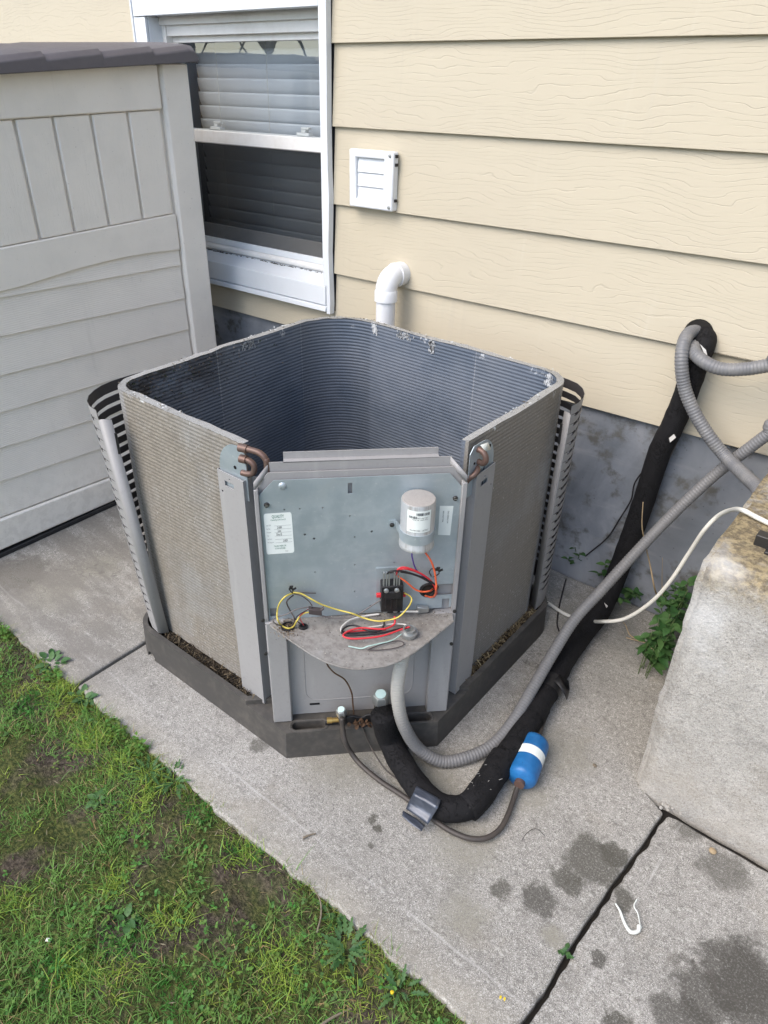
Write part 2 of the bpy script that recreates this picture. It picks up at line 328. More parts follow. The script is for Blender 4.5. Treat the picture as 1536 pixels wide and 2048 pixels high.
def m_conduitlt():
    k = NT('part_pale_conduit_jacket'); p = k.obj(); n = k.noise(p, 30, 4); z = k.sep(k.pos())[2]
    yy = k.sep(k.pos())[1]  # paler stretch where the conduit rises to the tray
    return k.fin(k.mix(k.math('MULTIPLY', k.sm(z, .10, .26), k.sm(yy, 1.02, .97)), k.mix(n, (.165, .165, .17), (.215, .21, .205)), (.50, .48, .44)), .45, 0, None, .35)
def m_foam():
    k = NT('black_foam_insulation'); p = k.obj(); n = k.noise(p, 60, 6, .7); c = k.vor(k.map(p, (1, 1, 1)), 22, feature='DISTANCE_TO_EDGE'); f = k.noise(p, 300, 3)
    rd = k.math('ABSOLUTE', k.math('SUBTRACT', k.noise(k.map(p, (1, 1, 1)), 34, 4, .6, 1.2), .5)); crack = k.math('MULTIPLY', k.sm(rd, .03, .0), k.sm(k.noise(p, 14, 2), .42, .6)); bits = k.sm(k.noise(p, 48, 5, .75), .69, .73)
    col = k.mix(k.math('MULTIPLY', crack, .5), (.013, .0125, .0135), (.005, .005, .005)); col = k.mix(k.math('MULTIPLY', bits, .25), col, (.16, .15, .14))
    return k.fin(col, .8, 0, k.bump(k.math('SUBTRACT', k.math('ADD', n, k.math('MULTIPLY', f, .5)), k.math('MULTIPLY', crack, .9)), .75, .003), .2)
def m_tape():
    k = NT('silver_black_tape'); p = k.obj(); n = k.noise(k.map(p, (20, 70, 20)), 1.0, 4)
    return k.fin(k.mix(k.sm(n, .35, .7), (.045, .052, .07), (.10, .112, .14)), .3, .3, k.bump(n, .5, .003), .5)
def m_frayed(): return simple('frayed_white_thread', (.62, .6, .56), .8, 0, .1)
def m_blue():
    k = NT('blue_enamel'); p = k.obj(); n = k.noise(p, 60, 4); sp = k.sm(k.noise(p, 140, 3), .68, .72)
    col = k.mix(k.sm(n, .4, .7), (.016, .125, .33), (.022, .155, .39)); col = k.mix(sp, col, (.02, .05, .12))
    return k.fin(col, .38, 0, None, .4)
def m_brass(): return simple('brass', (.45, .30, .10), .35, .8, .3, 80)
def m_capdot(): return simple('teal_white_sticker', (.60, .78, .76), .5, 0, .2, 300, (.2, .5, .5))
def m_rust(): return simple('rusty_bits', (.10, .055, .03), .8, .1, .6, 70, (.03, .025, .02))
def m_leaf():
    k = NT('weed_leaf'); c = k.attr('col'); r = k.rnd(); p = k.obj()
    v = k.mix(r, (.028, .085, .022), (.075, .15, .045)); n = k.noise(p, 90, 3)
    col = k.mix(k.math('MULTIPLY', k.sm(n, .4, .7), .3), v, (.02, .055, .015))
    return k.fin(col, .5, 0, k.bump(k.noise(p, 160, 3), .3, .001), .35)
def m_grass():
    k = NT('grass_blades'); c = k.attr('col'); k.b.inputs['Subsurface Weight'].default_value = 0.0
    k.fin(c, .6, spec=.25); tl = k.n('ShaderNodeBsdfTranslucent'); k.l(c, tl.inputs[0]); mx = k.n('ShaderNodeMixShader'); mx.inputs[0].default_value = .25
    k.l(k.b.outputs[0], mx.inputs[1]); k.l(tl.outputs[0], mx.inputs[2]); k.l(mx.outputs[0], k.out.inputs[0]); return k.m
def m_soil():
    k = NT('lawn_soil'); p = k.pos(); n = k.noise(p, 9, 6, .7); f = k.noise(p, 120, 4, .7); m = k.noise(p, 5, 4, .6, .4)
    soil = k.mix(k.sm(f, .4, .65), (.050, .040, .031), (.13, .105, .08))
    moss = k.mix(k.sm(f, .35, .7), (.035, .05, .018), (.13, .135, .045))
    dry = k.mix(f, (.07, .06, .035), (.16, .13, .075))
    col = k.mix(k.sm(m, .40, .54), soil, moss); col = k.mix(k.math('MULTIPLY', k.sm(n, .55, .7), .6), col, dry)
    return k.fin(col, .95, 0, k.bump(k.math('ADD', f, n), .9, .01), .1)
def m_twig(): return simple('dry_twig', (.20, .165, .12), .8, 0, .5, 80, (.10, .08, .06))
def m_stem(): return simple('green_stem', (.09, .13, .05), .6, 0, .3)
def m_drystem(): return simple('pale_dry_stem', (.36, .27, .16), .7, 0, .4, 80)
def m_dryleaf(): return simple('brown_leaf', (.30, .17, .07), .7, 0, .5, 60)
def m_yellowpetal(): return simple('yellow_petal', (.70, .50, .02), .6, 0, .1)
def m_chalk(): return simple('white_caulk', (.72, .74, .68), .6, 0, .15)
def m_roof(): return simple('roof_shingle', (.05, .048, .046), .9, 0, .4, 12)
def m_nwall(): return simple('neighbour_stucco', (.68, .60, .46), .8, 0, .15, 3)
def m_canvas():
    k = NT('cream_canvas'); k.fin((.86, .80, .66), .8); tl = k.n('ShaderNodeBsdfTranslucent'); k.put(tl.inputs[0], (.88, .82, .68)); mx = k.n('ShaderNodeMixShader'); mx.inputs[0].default_value = .6
    k.l(k.b.outputs[0], mx.inputs[1]); k.l(tl.outputs[0], mx.inputs[2]); k.l(mx.outputs[0], k.out.inputs[0]); return k.m
def m_nbrown(): return simple('dark_timber', (.09, .06, .045), .8, 0, .3, 6)
def m_bark(): return simple('tree_bark', (.07, .055, .045), .9, 0, .5, 12)
def m_crown(): return simple('tree_leaves', (.05, .085, .03), .7, 0, .5, 3, (.09, .11, .04))
def m_fencew(): return simple('fence_boards', (.16, .12, .09), .85, 0, .4, 5)
def m_orangepipe(): return simple('orange_foam', (.35, .10, .04), .8, 0, .3)
CAPTOP = 1.0
WET = (.085, .08, .066); DKW = (.075, .07, .06); DAMP = (.25, .235, .19)
STAINS = [
 (*(-0.2064,0.9853), .062, WET, .75), (*(-0.2173,0.916), .030, WET, .8), (*(-0.178,1.0335), .030, WET, .9),
 (*(-0.2459,0.843), .036, DKW, .72), (*(-0.3186,0.8148), .026, WET, .7), (*(-0.3466,0.7177), .05, DAMP, .55), (*(-0.1953,0.7994), .018, DAMP, .7),
 (*(-0.1157,0.953), .024, WET, .8), (*(-0.1053,0.8148), .014, DKW, .8),
 (*(0.0584,0.8776), .058, DKW, .72), (*(0.0983,0.9484), .07, DKW, .72), (*(0.1508,0.9481), .09, DKW, .72), (*(0.0449,0.8146), .05, DKW, .72), (*(-0.0436,0.7421), .028, WET, .9),
 (*(-0.6166,0.7697), .012, WET, .8), (*(-0.5944,0.7598), .012, WET, .9), (*(-0.5813,0.722), .010, WET, .6),
 (*(-0.5806,0.934), .075, DAMP, .65), (*(-0.7634,0.8454), .10, DAMP, .35), (*(-0.4237,0.8525), .07, DAMP, .45), (*(-0.3824,1.0465), .05, DAMP, .35),
 (*(-0.9544,0.7528), .030, WET, .5), (*(-0.389,1.2048), .08, DAMP, .3), (*(-0.0738,1.2198), .05, WET, .45), (*(0.0191,1.146), .05, WET, .4),
 (*(-1.8832,0.7478), .12, DAMP, .5), (*(-2.0355,0.7176), .1, WET, .45), (*(-1.8803,0.919), .08, DAMP, .5)]
LINE = ((-0.0884,1.2077), (-0.1063,0.6856))
# ---------------------------------------------------------------- mesh helpers
class MB:
    def __init__(s): s.v = []; s.f = []; s.sm = []
    def add(s, vs, fs, smooth=False):
        b = len(s.v); s.v += [tuple(map(float, p)) for p in vs]
        s.f += [tuple(b+i for i in f) for f in fs]; s.sm += [smooth]*len(fs); return s
    def box(s, a, b):
        (x0, y0, z0), (x1, y1, z1) = a, b
        return s.add([(x0,y0,z0),(x1,y0,z0),(x1,y1,z0),(x0,y1,z0),(x0,y0,z1),(x1,y0,z1),(x1,y1,z1),(x0,y1,z1)],
                     [(0,3,2,1),(4,5,6,7),(0,1,5,4),(1,2,6,5),(2,3,7,6),(3,0,4,7)])
    def fbox(s, c, ax, h):
        "box with centre, three axes and half sizes"
        c = Vector(c); ax = [Vector(a).normalized()*q for a, q in zip(ax, h)]
        vs = [c + ax[0]*i + ax[1]*j + ax[2]*k for k in (-1, 1) for (i, j) in ((-1,-1),(1,-1),(1,1),(-1,1))]
        return s.add(vs, [(0,3,2,1),(4,5,6,7),(0,1,5,4),(1,2,6,5),(2,3,7,6),(3,0,4,7)])
    def prism(s, poly, d0, d1, fn=lambda a, b, d: (a, b, d)):
        n = len(poly)
        vs = [fn(a, b, d0) for a, b in poly] + [fn(a, b, d1) for a, b in poly]
        return s.add(vs, [tuple(range(n-1, -1, -1)), tuple(range(n, 2*n))] + [(i, (i+1) % n, n+(i+1) % n, n+i) for i in range(n)])
    def tube(s, path, r, seg=10, cap=True, rf=None, jit=0.0):
        P = [Vector(p) for p in path]; n = len(P)
        T = [((P[min(i+1, n-1)] - P[max(i-1, 0)]).normalized() if (P[min(i+1, n-1)] - P[max(i-1, 0)]).length > 1e-9 else Vector((0, 0, 1))) for i in range(n)]
        u = T[0].orthogonal().normalized(); vs = []
        for i in range(n):
            u = (u - T[i]*u.dot(T[i])).normalized(); w = T[i].cross(u)
            rr = r if rf is None else rf(i)
            for k in range(seg):
                a = 2*math.pi*k/seg; q = rr
                if jit: q *= 1 + jit*noise.noise(P[i]*38 + Vector((math.cos(a), math.sin(a), 0))*1.3)
                vs.append(P[i] + u*(math.cos(a)*q) + w*(math.sin(a)*q))
        fs = [(i*seg+k, i*seg+(k+1) % seg, (i+1)*seg+(k+1) % seg, (i+1)*seg+k) for i in range(n-1) for k in range(seg)]
        s.add(vs, fs, True)
        if cap:
            b = len(s.v) - n*seg
            s.f += [tuple(b+k for k in range(seg-1, -1, -1)), tuple(b+(n-1)*seg+k for k in range(seg))]; s.sm += [False, False]
        return s
    def lathe(s, prof, c=(0, 0, 0), axis=(0, 0, 1), seg=20, smooth=True):
        "prof: (radius, height along the axis)"
        ax = Vector(axis).normalized(); u = ax.orthogonal().normalized(); w = ax.cross(u); c = Vector(c); vs = []
        for r, h in prof:
            for k in range(seg):
                a = 2*math.pi*k/seg; vs.append(c + ax*h + (u*math.cos(a) + w*math.sin(a))*max(r, 1e-5))
        fs = [(i*seg+k, i*seg+(k+1) % seg, (i+1)*seg+(k+1) % seg, (i+1)*seg+k) for i in range(len(prof)-1) for k in range(seg)]
        s.add(vs, fs, smooth); b = len(s.v) - len(prof)*seg
        s.f += [tuple(b+k for k in range(seg-1, -1, -1)), tuple(b+(len(prof)-1)*seg+k for k in range(seg))]; s.sm += [False]*2
        return s
    def mesh(s, name, m=None, sharp=None):
        me = bpy.data.meshes.new(name); me.from_pydata(s.v, [], s.f)
        me.polygons.foreach_set('use_smooth', s.sm)
        if sharp is not None:
            me.polygons.foreach_set('use_smooth', [True]*len(s.f)); me.set_sharp_from_angle(angle=math.radians(sharp))
        if m: me.materials.append(m)
        me.update(); return me
def smooth(pts, n=8):
    "Catmull-Rom through the points"
    P = [Vector(p) for p in pts]; P = [P[0]*2-P[1]] + P + [P[-1]*2-P[-2]]; out = []
    for i in range(1, len(P)-2):
        a, b, c, d = P[i-1:i+3]
        for k in range(n):
            t = k/n; out.append(.5*((2*b) + (c-a)*t + (2*a-5*b+4*c-d)*t*t + (3*b-a-3*c+d)*t**3))
    out.append(P[-2]); return out
def resample(path, step):
    P = [Vector(p) for p in path]; out = [P[0]]; acc = 0.0
    for a, b in zip(P, P[1:]):
        L = (b-a).length
        while acc + L >= step and L > 1e-12:
            a = a + (b-a)*((step-acc)/L); L = (b-a).length; out.append(a.copy()); acc = 0.0
        acc += L
    return out
class Thing:
    def __init__(s, obj, frame, p0): s.o = obj; s.F = frame; s.p0 = Vector(p0)
def tag(o, label, cat, group=None, kind=None):
    if label: o['label'] = label
    if cat: o['category'] = cat
    if group: o['group'] = group
    if kind: o['kind'] = kind
def thing(name, label, cat, p0, frame=IDENT, group=None, kind=None):
    o = bpy.data.objects.new(name, None); COL.objects.link(o); o.empty_display_size = .05
    o.matrix_world = frame @ Matrix.Translation(Vector(p0)); tag(o, label, cat, group, kind)
    return Thing(o, frame, p0)
def bev(o, w, seg=2, ang=35):
    m = o.modifiers.new('bevel', 'BEVEL'); m.width = w; m.segments = seg; m.limit_method = 'ANGLE'; m.angle_limit = math.radians(ang); m.harden_normals = False
    return o
def part(T, name, geo, m, parent=None, bevel=0, sharp=40, label=None, kind=None, at=None):
    "geo is an MB in the thing's frame coordinates, or a ready mesh"
    if isinstance(geo, MB):
        c = Vector(at) if at is not None else T.p0
        geo.v = [(x-c.x, y-c.y, z-c.z) for x, y, z in geo.v]; me = geo.mesh(name, mat(m), sharp)
    else: me = geo; c = Vector(at) if at is not None else T.p0
    o = bpy.data.objects.new(name, me); COL.objects.link(o)
    par = parent or T.o; o.parent = par
    base = T.p0 if par is T.o else Vector(par.get('_c', T.p0))
    o.location = c - base; o['_c'] = tuple(c)
    if bevel: bev(o, bevel)
    if label: o['label'] = label
    if kind: o['kind'] = kind
    return o
def solo(name, label, cat, geo, m, p0, frame=IDENT, group=None, kind=None, bevel=0, sharp=40):
    "a thing that is one mesh"
    c = Vector(p0); geo.v = [(x-c.x, y-c.y, z-c.z) for x, y, z in geo.v]
    o = bpy.data.objects.new(name, geo.mesh(name, mat(m), sharp)); COL.objects.link(o)
    o.matrix_world = frame @ Matrix.Translation(c); tag(o, label, cat, group, kind)
    if bevel: bev(o, bevel)
    T = Thing(o, frame, p0); o['_c'] = tuple(c); return T
def again(T, src, loc, rot=None, parent=None, scale=None):
    "another copy of a part, sharing its mesh"
    o = src.copy(); COL.objects.link(o); o.parent = parent or src.parent
    base = T.p0 if o.parent is T.o else Vector(o.parent.get('_c', T.p0))
    o.location = Vector(loc) - base; o['_c'] = tuple(loc)
    if rot is not None: o.rotation_euler = rot
    if scale is not None: o.scale = scale
    return o
def boolean(mb, cutters, name='cut'):
    "mb minus the cutters, as a new MB"
    def tmp(b):
        me = b.mesh('tmp'); bm = bmesh.new(); bm.from_mesh(me); bmesh.ops.recalc_face_normals(bm, faces=bm.faces); bm.to_mesh(me); bm.free()
        o = bpy.data.objects.new('tmp', me); COL.objects.link(o); return o
    o = tmp(mb); ts = []
    for c in cutters:
        t = tmp(c); ts.append(t); md = o.modifiers.new('b', 'BOOLEAN'); md.operation = 'DIFFERENCE'; md.solver = 'EXACT'; md.object = t
    dg = bpy.context.evaluated_depsgraph_get(); dg.update(); me = bpy.data.meshes.new_from_object(o.evaluated_get(dg))
    r = MB(); r.add([tuple(v.co) for v in me.vertices], [tuple(p.vertices) for p in me.polygons])
    for q in [o] + ts:
        d = q.data; bpy.data.objects.remove(q); bpy.data.meshes.remove(d)
    bpy.data.meshes.remove(me); return r
def color_attr(me, vals, name='col'):
    a = me.color_attributes.new(name, 'FLOAT_COLOR', 'POINT'); a.data.foreach_set('color', np.asarray(vals, np.float32).ravel())
def float_attr(me, vals, name):
    a = me.attributes.new(name, 'FLOAT', 'POINT'); a.data.foreach_set('value', np.asarray(vals, np.float32).ravel())
def rrect(cx, cy, hw, hh, r, n=5):
    out = []
    for (sx, sy, a0) in ((1, 1, 0), (-1, 1, 90), (-1, -1, 180), (1, -1, 270)):
        for k in range(n+1):
            a = math.radians(a0 + 90*k/n); out.append((cx + sx*(hw-r) + r*math.cos(a), cy + sy*(hh-r) + r*math.sin(a)))
    return out
def text_mesh(txt, size, fn, m, name, T, parent, align='CENTER', sx=1.0):
    "flat lettering laid on a surface; fn maps (a, b) in the label's plane to the thing's frame"
    cu = bpy.data.curves.new('t', 'FONT'); cu.body = txt; cu.size = size; cu.align_x = align; cu.resolution_u = 2
    o = bpy.data.objects.new('t', cu); COL.objects.link(o)
    dg = bpy.context.evaluated_depsgraph_get(); dg.update(); me = bpy.data.meshes.new_from_object(o.evaluated_get(dg))
    b = MB(); b.add([fn(v.co.x*sx, v.co.y) for v in me.vertices], [tuple(p.vertices) for p in me.polygons])
    bpy.data.objects.remove(o); bpy.data.curves.remove(cu); bpy.data.meshes.remove(me)
    return part(T, name, b, m, parent)
# ================================================================ THE GROUND
rng = np.random.default_rng(11)
def fbm(x, y, s, seed=0.0):
    return noise.fractal(Vector((x*s+seed, y*s-seed*.7, seed*.3)), 1.0, 2.0, 4)
def lawn_z(x, y):
    d = .575 - y
    if y > .590: return -.06
    z = -.018 + .014*fbm(x, y, 5.0, 3.1) + .010*fbm(x, y, 17.0, 8.2) + .016*max(0, 1-d/.14)*(.5+fbm(x, y, 9, 1.7))
    return min(z, -.008) if y > .53 else z
E_ = MB(); nx, ny = 190, 130
X0, X1, Y0, Y1 = -2.6, .9, -1.2, .66
for j in range(ny):
    for i in range(nx):
        x = X0 + (X1-X0)*i/(nx-1); y = Y0 + (Y1-Y0)*j/(ny-1)
        e = min(1, min(i, nx-1-i, j)/6)
        E_.v.append((x, y, lawn_z(x, y)*e + -.035*(1-e)))
E_.f = [(j*nx+i, j*nx+i+1, (j+1)*nx+i+1, (j+1)*nx+i) for j in range(ny-1) for i in range(nx-1)]
# the lawn runs on to the horizon round that patch
for (a, b) in (((-90, -120), (X0, .66)), ((X1, -120), (90, .66)), ((X0, -120), (X1, Y0)), ((-90, .66), (90, 90))):
    E_.add([(a[0], a[1], -.035), (b[0], a[1], -.035), (b[0], b[1], -.035), (a[0], b[1], -.035)], [(0, 1, 2, 3)])
E_.sm = [True]*len(E_.f)
lawn = solo('lawn', 'patchy lawn of bare soil, moss and weeds beside the concrete path', None, E_, 'soil', (-1, 0, -.035), kind='structure', sharp=180)
# ---------------------------------------------------------------- concrete path, three slabs with dirt in the joints
path = solo('path', 'concrete path along the house wall', None, MB().box((-6, .6, -.20), (3.2, 2.4, -.022)), 'gap', (-1, 1.2, -.1), kind='structure')
def edge(p, q, amp, n, seed, hi=3.0):
    "a slightly broken line from p to q"
    p, q = Vector(p), Vector(q); t = (q-p).normalized(); w = Vector((-t.y, t.x)); L = (q-p).length; out = []
    for i in range(n+1):
        s = i/n; a = p.lerp(q, s); out.append(tuple(a + w*(amp*(noise.noise(Vector((s*L*9, seed, 0))) + .6*noise.noise(Vector((s*L*31, seed, 4)))*hi/3 + .3*noise.noise(Vector((s*L*80, seed, 9)))))))
    return out
def slab(poly, name='slab'):
    b = MB(); b.prism(poly, -.11, 0.0); o = part(path, name, b, 'slab', bevel=.005); return o
jx = -1.467
FRONT = .574
crackR = [(-0.1665,0.6263),(-0.1578,0.7),(-0.1588,0.7997),(-0.1525,0.8942),(-0.1469,0.9879),(-0.1357,1.0908),(-0.1292,1.1965)]
cr = []
for a, b in zip(crackR, crackR[1:]): cr += edge(a, b, .0035, 14, 5.5)[:-1]
cr = [(cr[0][0]-.005, FRONT)] + cr + [crackR[-1], (-.20, 1.232), (-.19, 1.26)]
main = edge((jx+.007, FRONT), cr[0], .010, 130, 1.3) + cr[1:] + [(-.19, 1.852)] + edge((-.19, 1.852), (jx+.007, 1.853), .003, 60, 7.7)[1:]
slab(main)
left = edge((-5.2, FRONT), (jx-.006, FRONT), .010, 260, 2.9) + [(jx-.006, 1.853), (-5.2, 1.853)]
slab(left)
off = .010
right = [(x+off+.004*noise.noise(Vector((x*40, y*40, 2))), y) for x, y in cr[:-2]]
right = [right[0]] + edge(right[0], (2.6, FRONT), .010, 150, 4.4)[1:] + [(2.6, 1.214)] + edge((2.6, 1.214), (right[-1][0], 1.20), .004, 130, 6.1)[1:-1] + right[::-1][:-1]
slab(right)
# ================================================================ THE HOUSE (plumb frame)
YB, YF, YT = 1.885, 1.907, 1.868           # siding butts, foundation face, window trim face
house = thing('house', 'cream house wall of wood-grain lap siding on a grey foundation', 'house', (-1.2, 1.95, 0), HOUSE)
part(house, 'foundation', MB().box((-9, YF, -.6), (6, YF+.2, .70)), 'foundation')
ZB = [.656, .879, 1.098, 1.321, 1.538, 1.757, 1.976, 2.195, 2.414, 2.633, 2.852]
WX0, WX1, WZ0, WZ1 = -2.662, -1.728, .752, 1.80       # outline of the window's trim
HOLE = Vector((-.507, 0, .915)); HR = .036
def course(x0, x1, z0, z1, y_low=0.0):
    b = MB(); lap = .02
    b.prism([(YB, z0), (YB+.0145, z0), (YB+.0175, z1+lap), (YB+.0145, z1+lap)], x0, x1, lambda a, c, d: (d, a, c))
    return b
for i, z0 in enumerate(ZB[:-1]):
    z1 = ZB[i+1]
    if z0 < WZ1 and z1 > WZ0:
        spans = [(-9.0, WX0-.004, z0, z1), (WX1+.004, 6.0, z0, z1)]
        if z0 < WZ0 < z1: spans.append((WX0-.003, WX1+.003, z0, WZ0-.024))
        if z0 < WZ1 < z1: spans.append((WX0-.003, WX1+.003, WZ1+.004, z1))
    else: spans = [(-9.0, 6.0, z0, z1)]
    for (x0, x1, a, c) in spans:
        b = course(x0, x1, a, c)
        if x0 < HOLE.x < x1 and a < HOLE.z < ZB[2]:
            b = boolean(b, [MB().lathe([(HR, -.06), (HR, .08)], (HOLE.x, YB, HOLE.z), (0, 1, 0), 28)])
        part(house, 'siding_board', b, 'siding', bevel=.0015)
    if i == 0:   # the course below has a hole that nicks it too
        pass
wb = MB()
for (x0, x1, z0, z1) in ((-9, WX0+.05, .66, 2.9), (WX1-.02, HOLE.x-.05, .66, 2.9), (HOLE.x-.05, HOLE.x+.05, .66, HOLE.z-.05), (HOLE.x-.05, HOLE.x+.05, HOLE.z+.05, 2.9), (HOLE.x+.05, 6, .66, 2.9), (WX0+.05, WX1-.02, .66, WZ0+.03), (WX0+.05, WX1-.02, WZ1-.05, 2.9)):
    wb.box((x0, YB+.0185, z0), (x1, YB+.12, z1))
part(house, 'sheathing', wb, 'roomdark')
part(house, 'pipe_sleeve', MB().tube([(HOLE.x, YB+.004, HOLE.z), (HOLE.x, YB+.22, HOLE.z)], HR-.001, 24, cap=True), 'gap')
b = MB().lathe([(.012, 0), (.016, .01), (.013, .02)], (HOLE.x+.004, YB+.035, HOLE.z+.02), (0, -1, 0), 12)
part(house, 'sealing_foam', b, 'orangepipe')
# eaves and roof: unseen, put in to block a sun standing behind the house
rf = MB(); ez, ey = 3.3, 1.35
rf.add([(-9.6, ey, ez), (6.6, ey, ez), (6.6, 7.0, 6.1), (-9.6, 7.0, 6.1), (-9.6, ey, ez+.14), (6.6, ey, ez+.14), (6.6, 7.0, 6.26), (-9.6, 7.0, 6.26)], [(0,1,2,3), (7,6,5,4), (0,4,5,1), (1,5,6,2), (2,6,7,3), (3,7,4,0)])
rf.add([(-9.6, 12.6, ez), (6.6, 12.6, ez), (6.6, 7.0, 6.1), (-9.6, 7.0, 6.1)], [(0, 1, 2, 3)])
part(house, 'roof', rf, 'roof')
part(house, 'soffit', MB().box((-9.4, ey+.05, 2.86), (6.4, YB+.1, 2.9)), 'trim'); part(house, 'fascia', MB().box((-9.6, ey+.01, 2.86), (6.6, ey+.04, 3.28)), 'trim')
gb = MB().box((-9, YB+.13, 2.9), (6, YB+.2, 3.7)); gb.box((-9, YB+.14, -.3), (-8.9, 12, 3.4)); gb.box((5.9, YB+.14, -.3), (6, 12, 3.4)); part(house, 'side_wall', gb, 'roomdark')
# ---------------------------------------------------------------- window
win = part(house, 'window', MB().box((WX0+.03, 1.975, WZ0+.045), (WX0+.062, 2.02, WZ1-.02)), 'vinyl', label='double hung window with white blinds and a screened lower half')
OX0, OX1, OZ0, OZ1 = -2.592, -1.757, .845, 1.628     # daylight opening in the trim
def wpart(name, b, m, bevel=.0015, **kw): return part(house, name, b, m, win, bevel=bevel, **kw)
# aluminium wrap: head flashing, side casings with their returns, sill cover, bottom drip
wpart('head_casing', MB().box((WX0+.012, YT-.004, OZ1), (OX1+.002, YT+.03, 1.80)).box((WX0, YT-.006, 1.785), (WX1, YT+.03, 1.80)), 'trim')
wpart('side_casing', MB().box((WX0+.006, YT, .80), (OX0, YT+.012, OZ1-.002)).box((OX0-.006, YT+.014, .80), (OX0, 1.96, OZ1)), 'trim')
wpart('side_casing', MB().box((OX1, YT-.002, .838), (-1.739, YT+.012, OZ1+.18)).box((OX1, YT+.012, .838), (OX1+.004, 1.97, OZ1)), 'trim')
jc = MB()
pts = [(.745, .000), (.78, .002), (.86, .000), (.95, -.003), (1.05, .001), (1.12, .0035), (1.2, .000), (1.34, -.001), (1.5, .001), (1.8, .002)]
for (za, da), (zb, db) in zip(pts, pts[1:]):
    jc.add([(-1.7385+da*.3, YT-.006, za), (-1.7255+da, YT-.004, za), (-1.7255+db, YT-.004, zb), (-1.7385+db*.3, YT-.006, zb), (-1.7385+da*.3, YT+.018, za), (-1.7255+da, YT+.018, za), (-1.7255+db, YT+.018, zb), (-1.7385+db*.3, YT+.018, zb)], [(0,1,2,3), (1,5,6,2), (0,3,7,4), (3,2,6,7), (0,4,5,1)])
wpart('channel_trim', jc, 'trim', 0)
wpart('channel_trim', MB().box((WX0-.004, YT-.004, .75), (WX0+.004, YT+.016, 1.80)), 'trim')
sl = MB().prism([(YT-.004, .772), (YT-.004, .836), (1.955, .862), (1.955, .772)], OX0, OX1+.012, lambda a, c, d: (d, a, c))
wpart('sill_cover', sl, 'trim')
wpart('sill_drip', MB().prism([(YT-.012, .752), (YT-.010, .7675), (YT+.016, .7705), (YT+.016, .752)], WX0, -1.7395, lambda a, c, d: (d, a, c)), 'trim')
# vinyl frame: head steps, sill nose with dirt under it
wpart('head_frame', MB().box((OX0, 1.925, 1.604), (OX1, 1.97, 1.66)).box((OX0, 1.94, 1.572), (OX1, 1.975, 1.604)), 'vinyl')
wpart('jamb_frame', MB().box((OX0, 1.935, .87), (OX0+.022, 1.985, 1.604)), 'vinyl'); wpart('jamb_frame', MB().box((OX1-.010, 1.935, .87), (OX1+.03, 1.985, 1.604)), 'vinyl')
nose = MB(); nose.tube([(OX0, 1.944, .872), (OX1, 1.944, .872)], .0115, 12); nose.box((OX0, 1.946, .862), (OX1, 1.99, .884)); wpart('sill_nose', nose, 'vinyl', 0)
dr = MB(); 
for i in range(420):
    x = OX1 - (OX1-OX0)*random.random()**.7; r = random.uniform(.0008, .0038); dr.lathe([(r*.6, 0), (r, r*.2), (r*.5, r*.5)], (x, 1.939+random.gauss(0, .004)+.004*math.sin(x*19), .8565), (0, 0, 1), 6)
wpart('sill_grime', dr, 'debris', 0, kind='stuff')
wpart('screen_frame', MB().box((OX0+.01, 1.944, .884), (OX1, 1.960, .905)).box((OX0+.022, 1.946, .905), (OX0+.036, 1.958, 1.232)).box((OX1-.016, 1.946, .905), (OX1-.002, 1.958, 1.232)), 'trim')
wpart('insect_screen', MB().add([(OX0+.03, 1.953, .90), (OX1-.01, 1.953, .90), (OX1-.01, 1.953, 1.24), (OX0+.03, 1.953, 1.24)], [(0, 1, 2, 3)]), 'screen', 0)
us = MB().box((OX0+.022, 1.962, 1.553), (OX1-.008, 1.985, 1.572)).box((OX0+.022, 1.955, 1.236), (OX1-.008, 1.985, 1.279)).box((OX0+.022, 1.962, 1.279), (OX0+.05, 1.985, 1.553)).box((OX1-.014, 1.962, 1.279), (OX1-.008, 1.985, 1.553))
wpart('upper_sash', us, 'vinyl')
ls = MB().box((OX0+.022, 1.990, .895), (OX1-.008, 2.010, .945)).box((OX0+.022, 1.990, .945), (OX0+.05, 2.010, 1.25)).box((OX1-.03, 1.990, .945), (OX1-.008, 2.010, 1.25)).box((OX0+.022, 1.988, 1.25), (OX1-.008, 2.012, 1.281))
wpart('lower_sash', ls, 'vinyl')
def pane(z0, z1, y): return MB().add([(OX0+.04, y, z0), (OX1-.008, y, z0), (OX1-.008, y+.010*(z1-z0), z1), (OX0+.04, y+.010*(z1-z0), z1)], [(0, 1, 2, 3)])
wpart('pane', pane(1.272, 1.56, 1.972), 'glass', 0); wpart('pane', pane(.935, 1.255, 1.999), 'glass', 0)
for (x, z) in ((-2.4044, 1.281), (-1.9536, 1.281)):
    b = MB().box((x-.028, 1.986, z), (x+.03, 2.008, z+.010)).box((x-.004, 1.985, z+.010), (x+.016, 2.004, z+.020)).box((x-.004, 1.984, z+.020), (x+.032, 2.000, z+.027))
    wpart('sash_lock', b, 'vinyl')
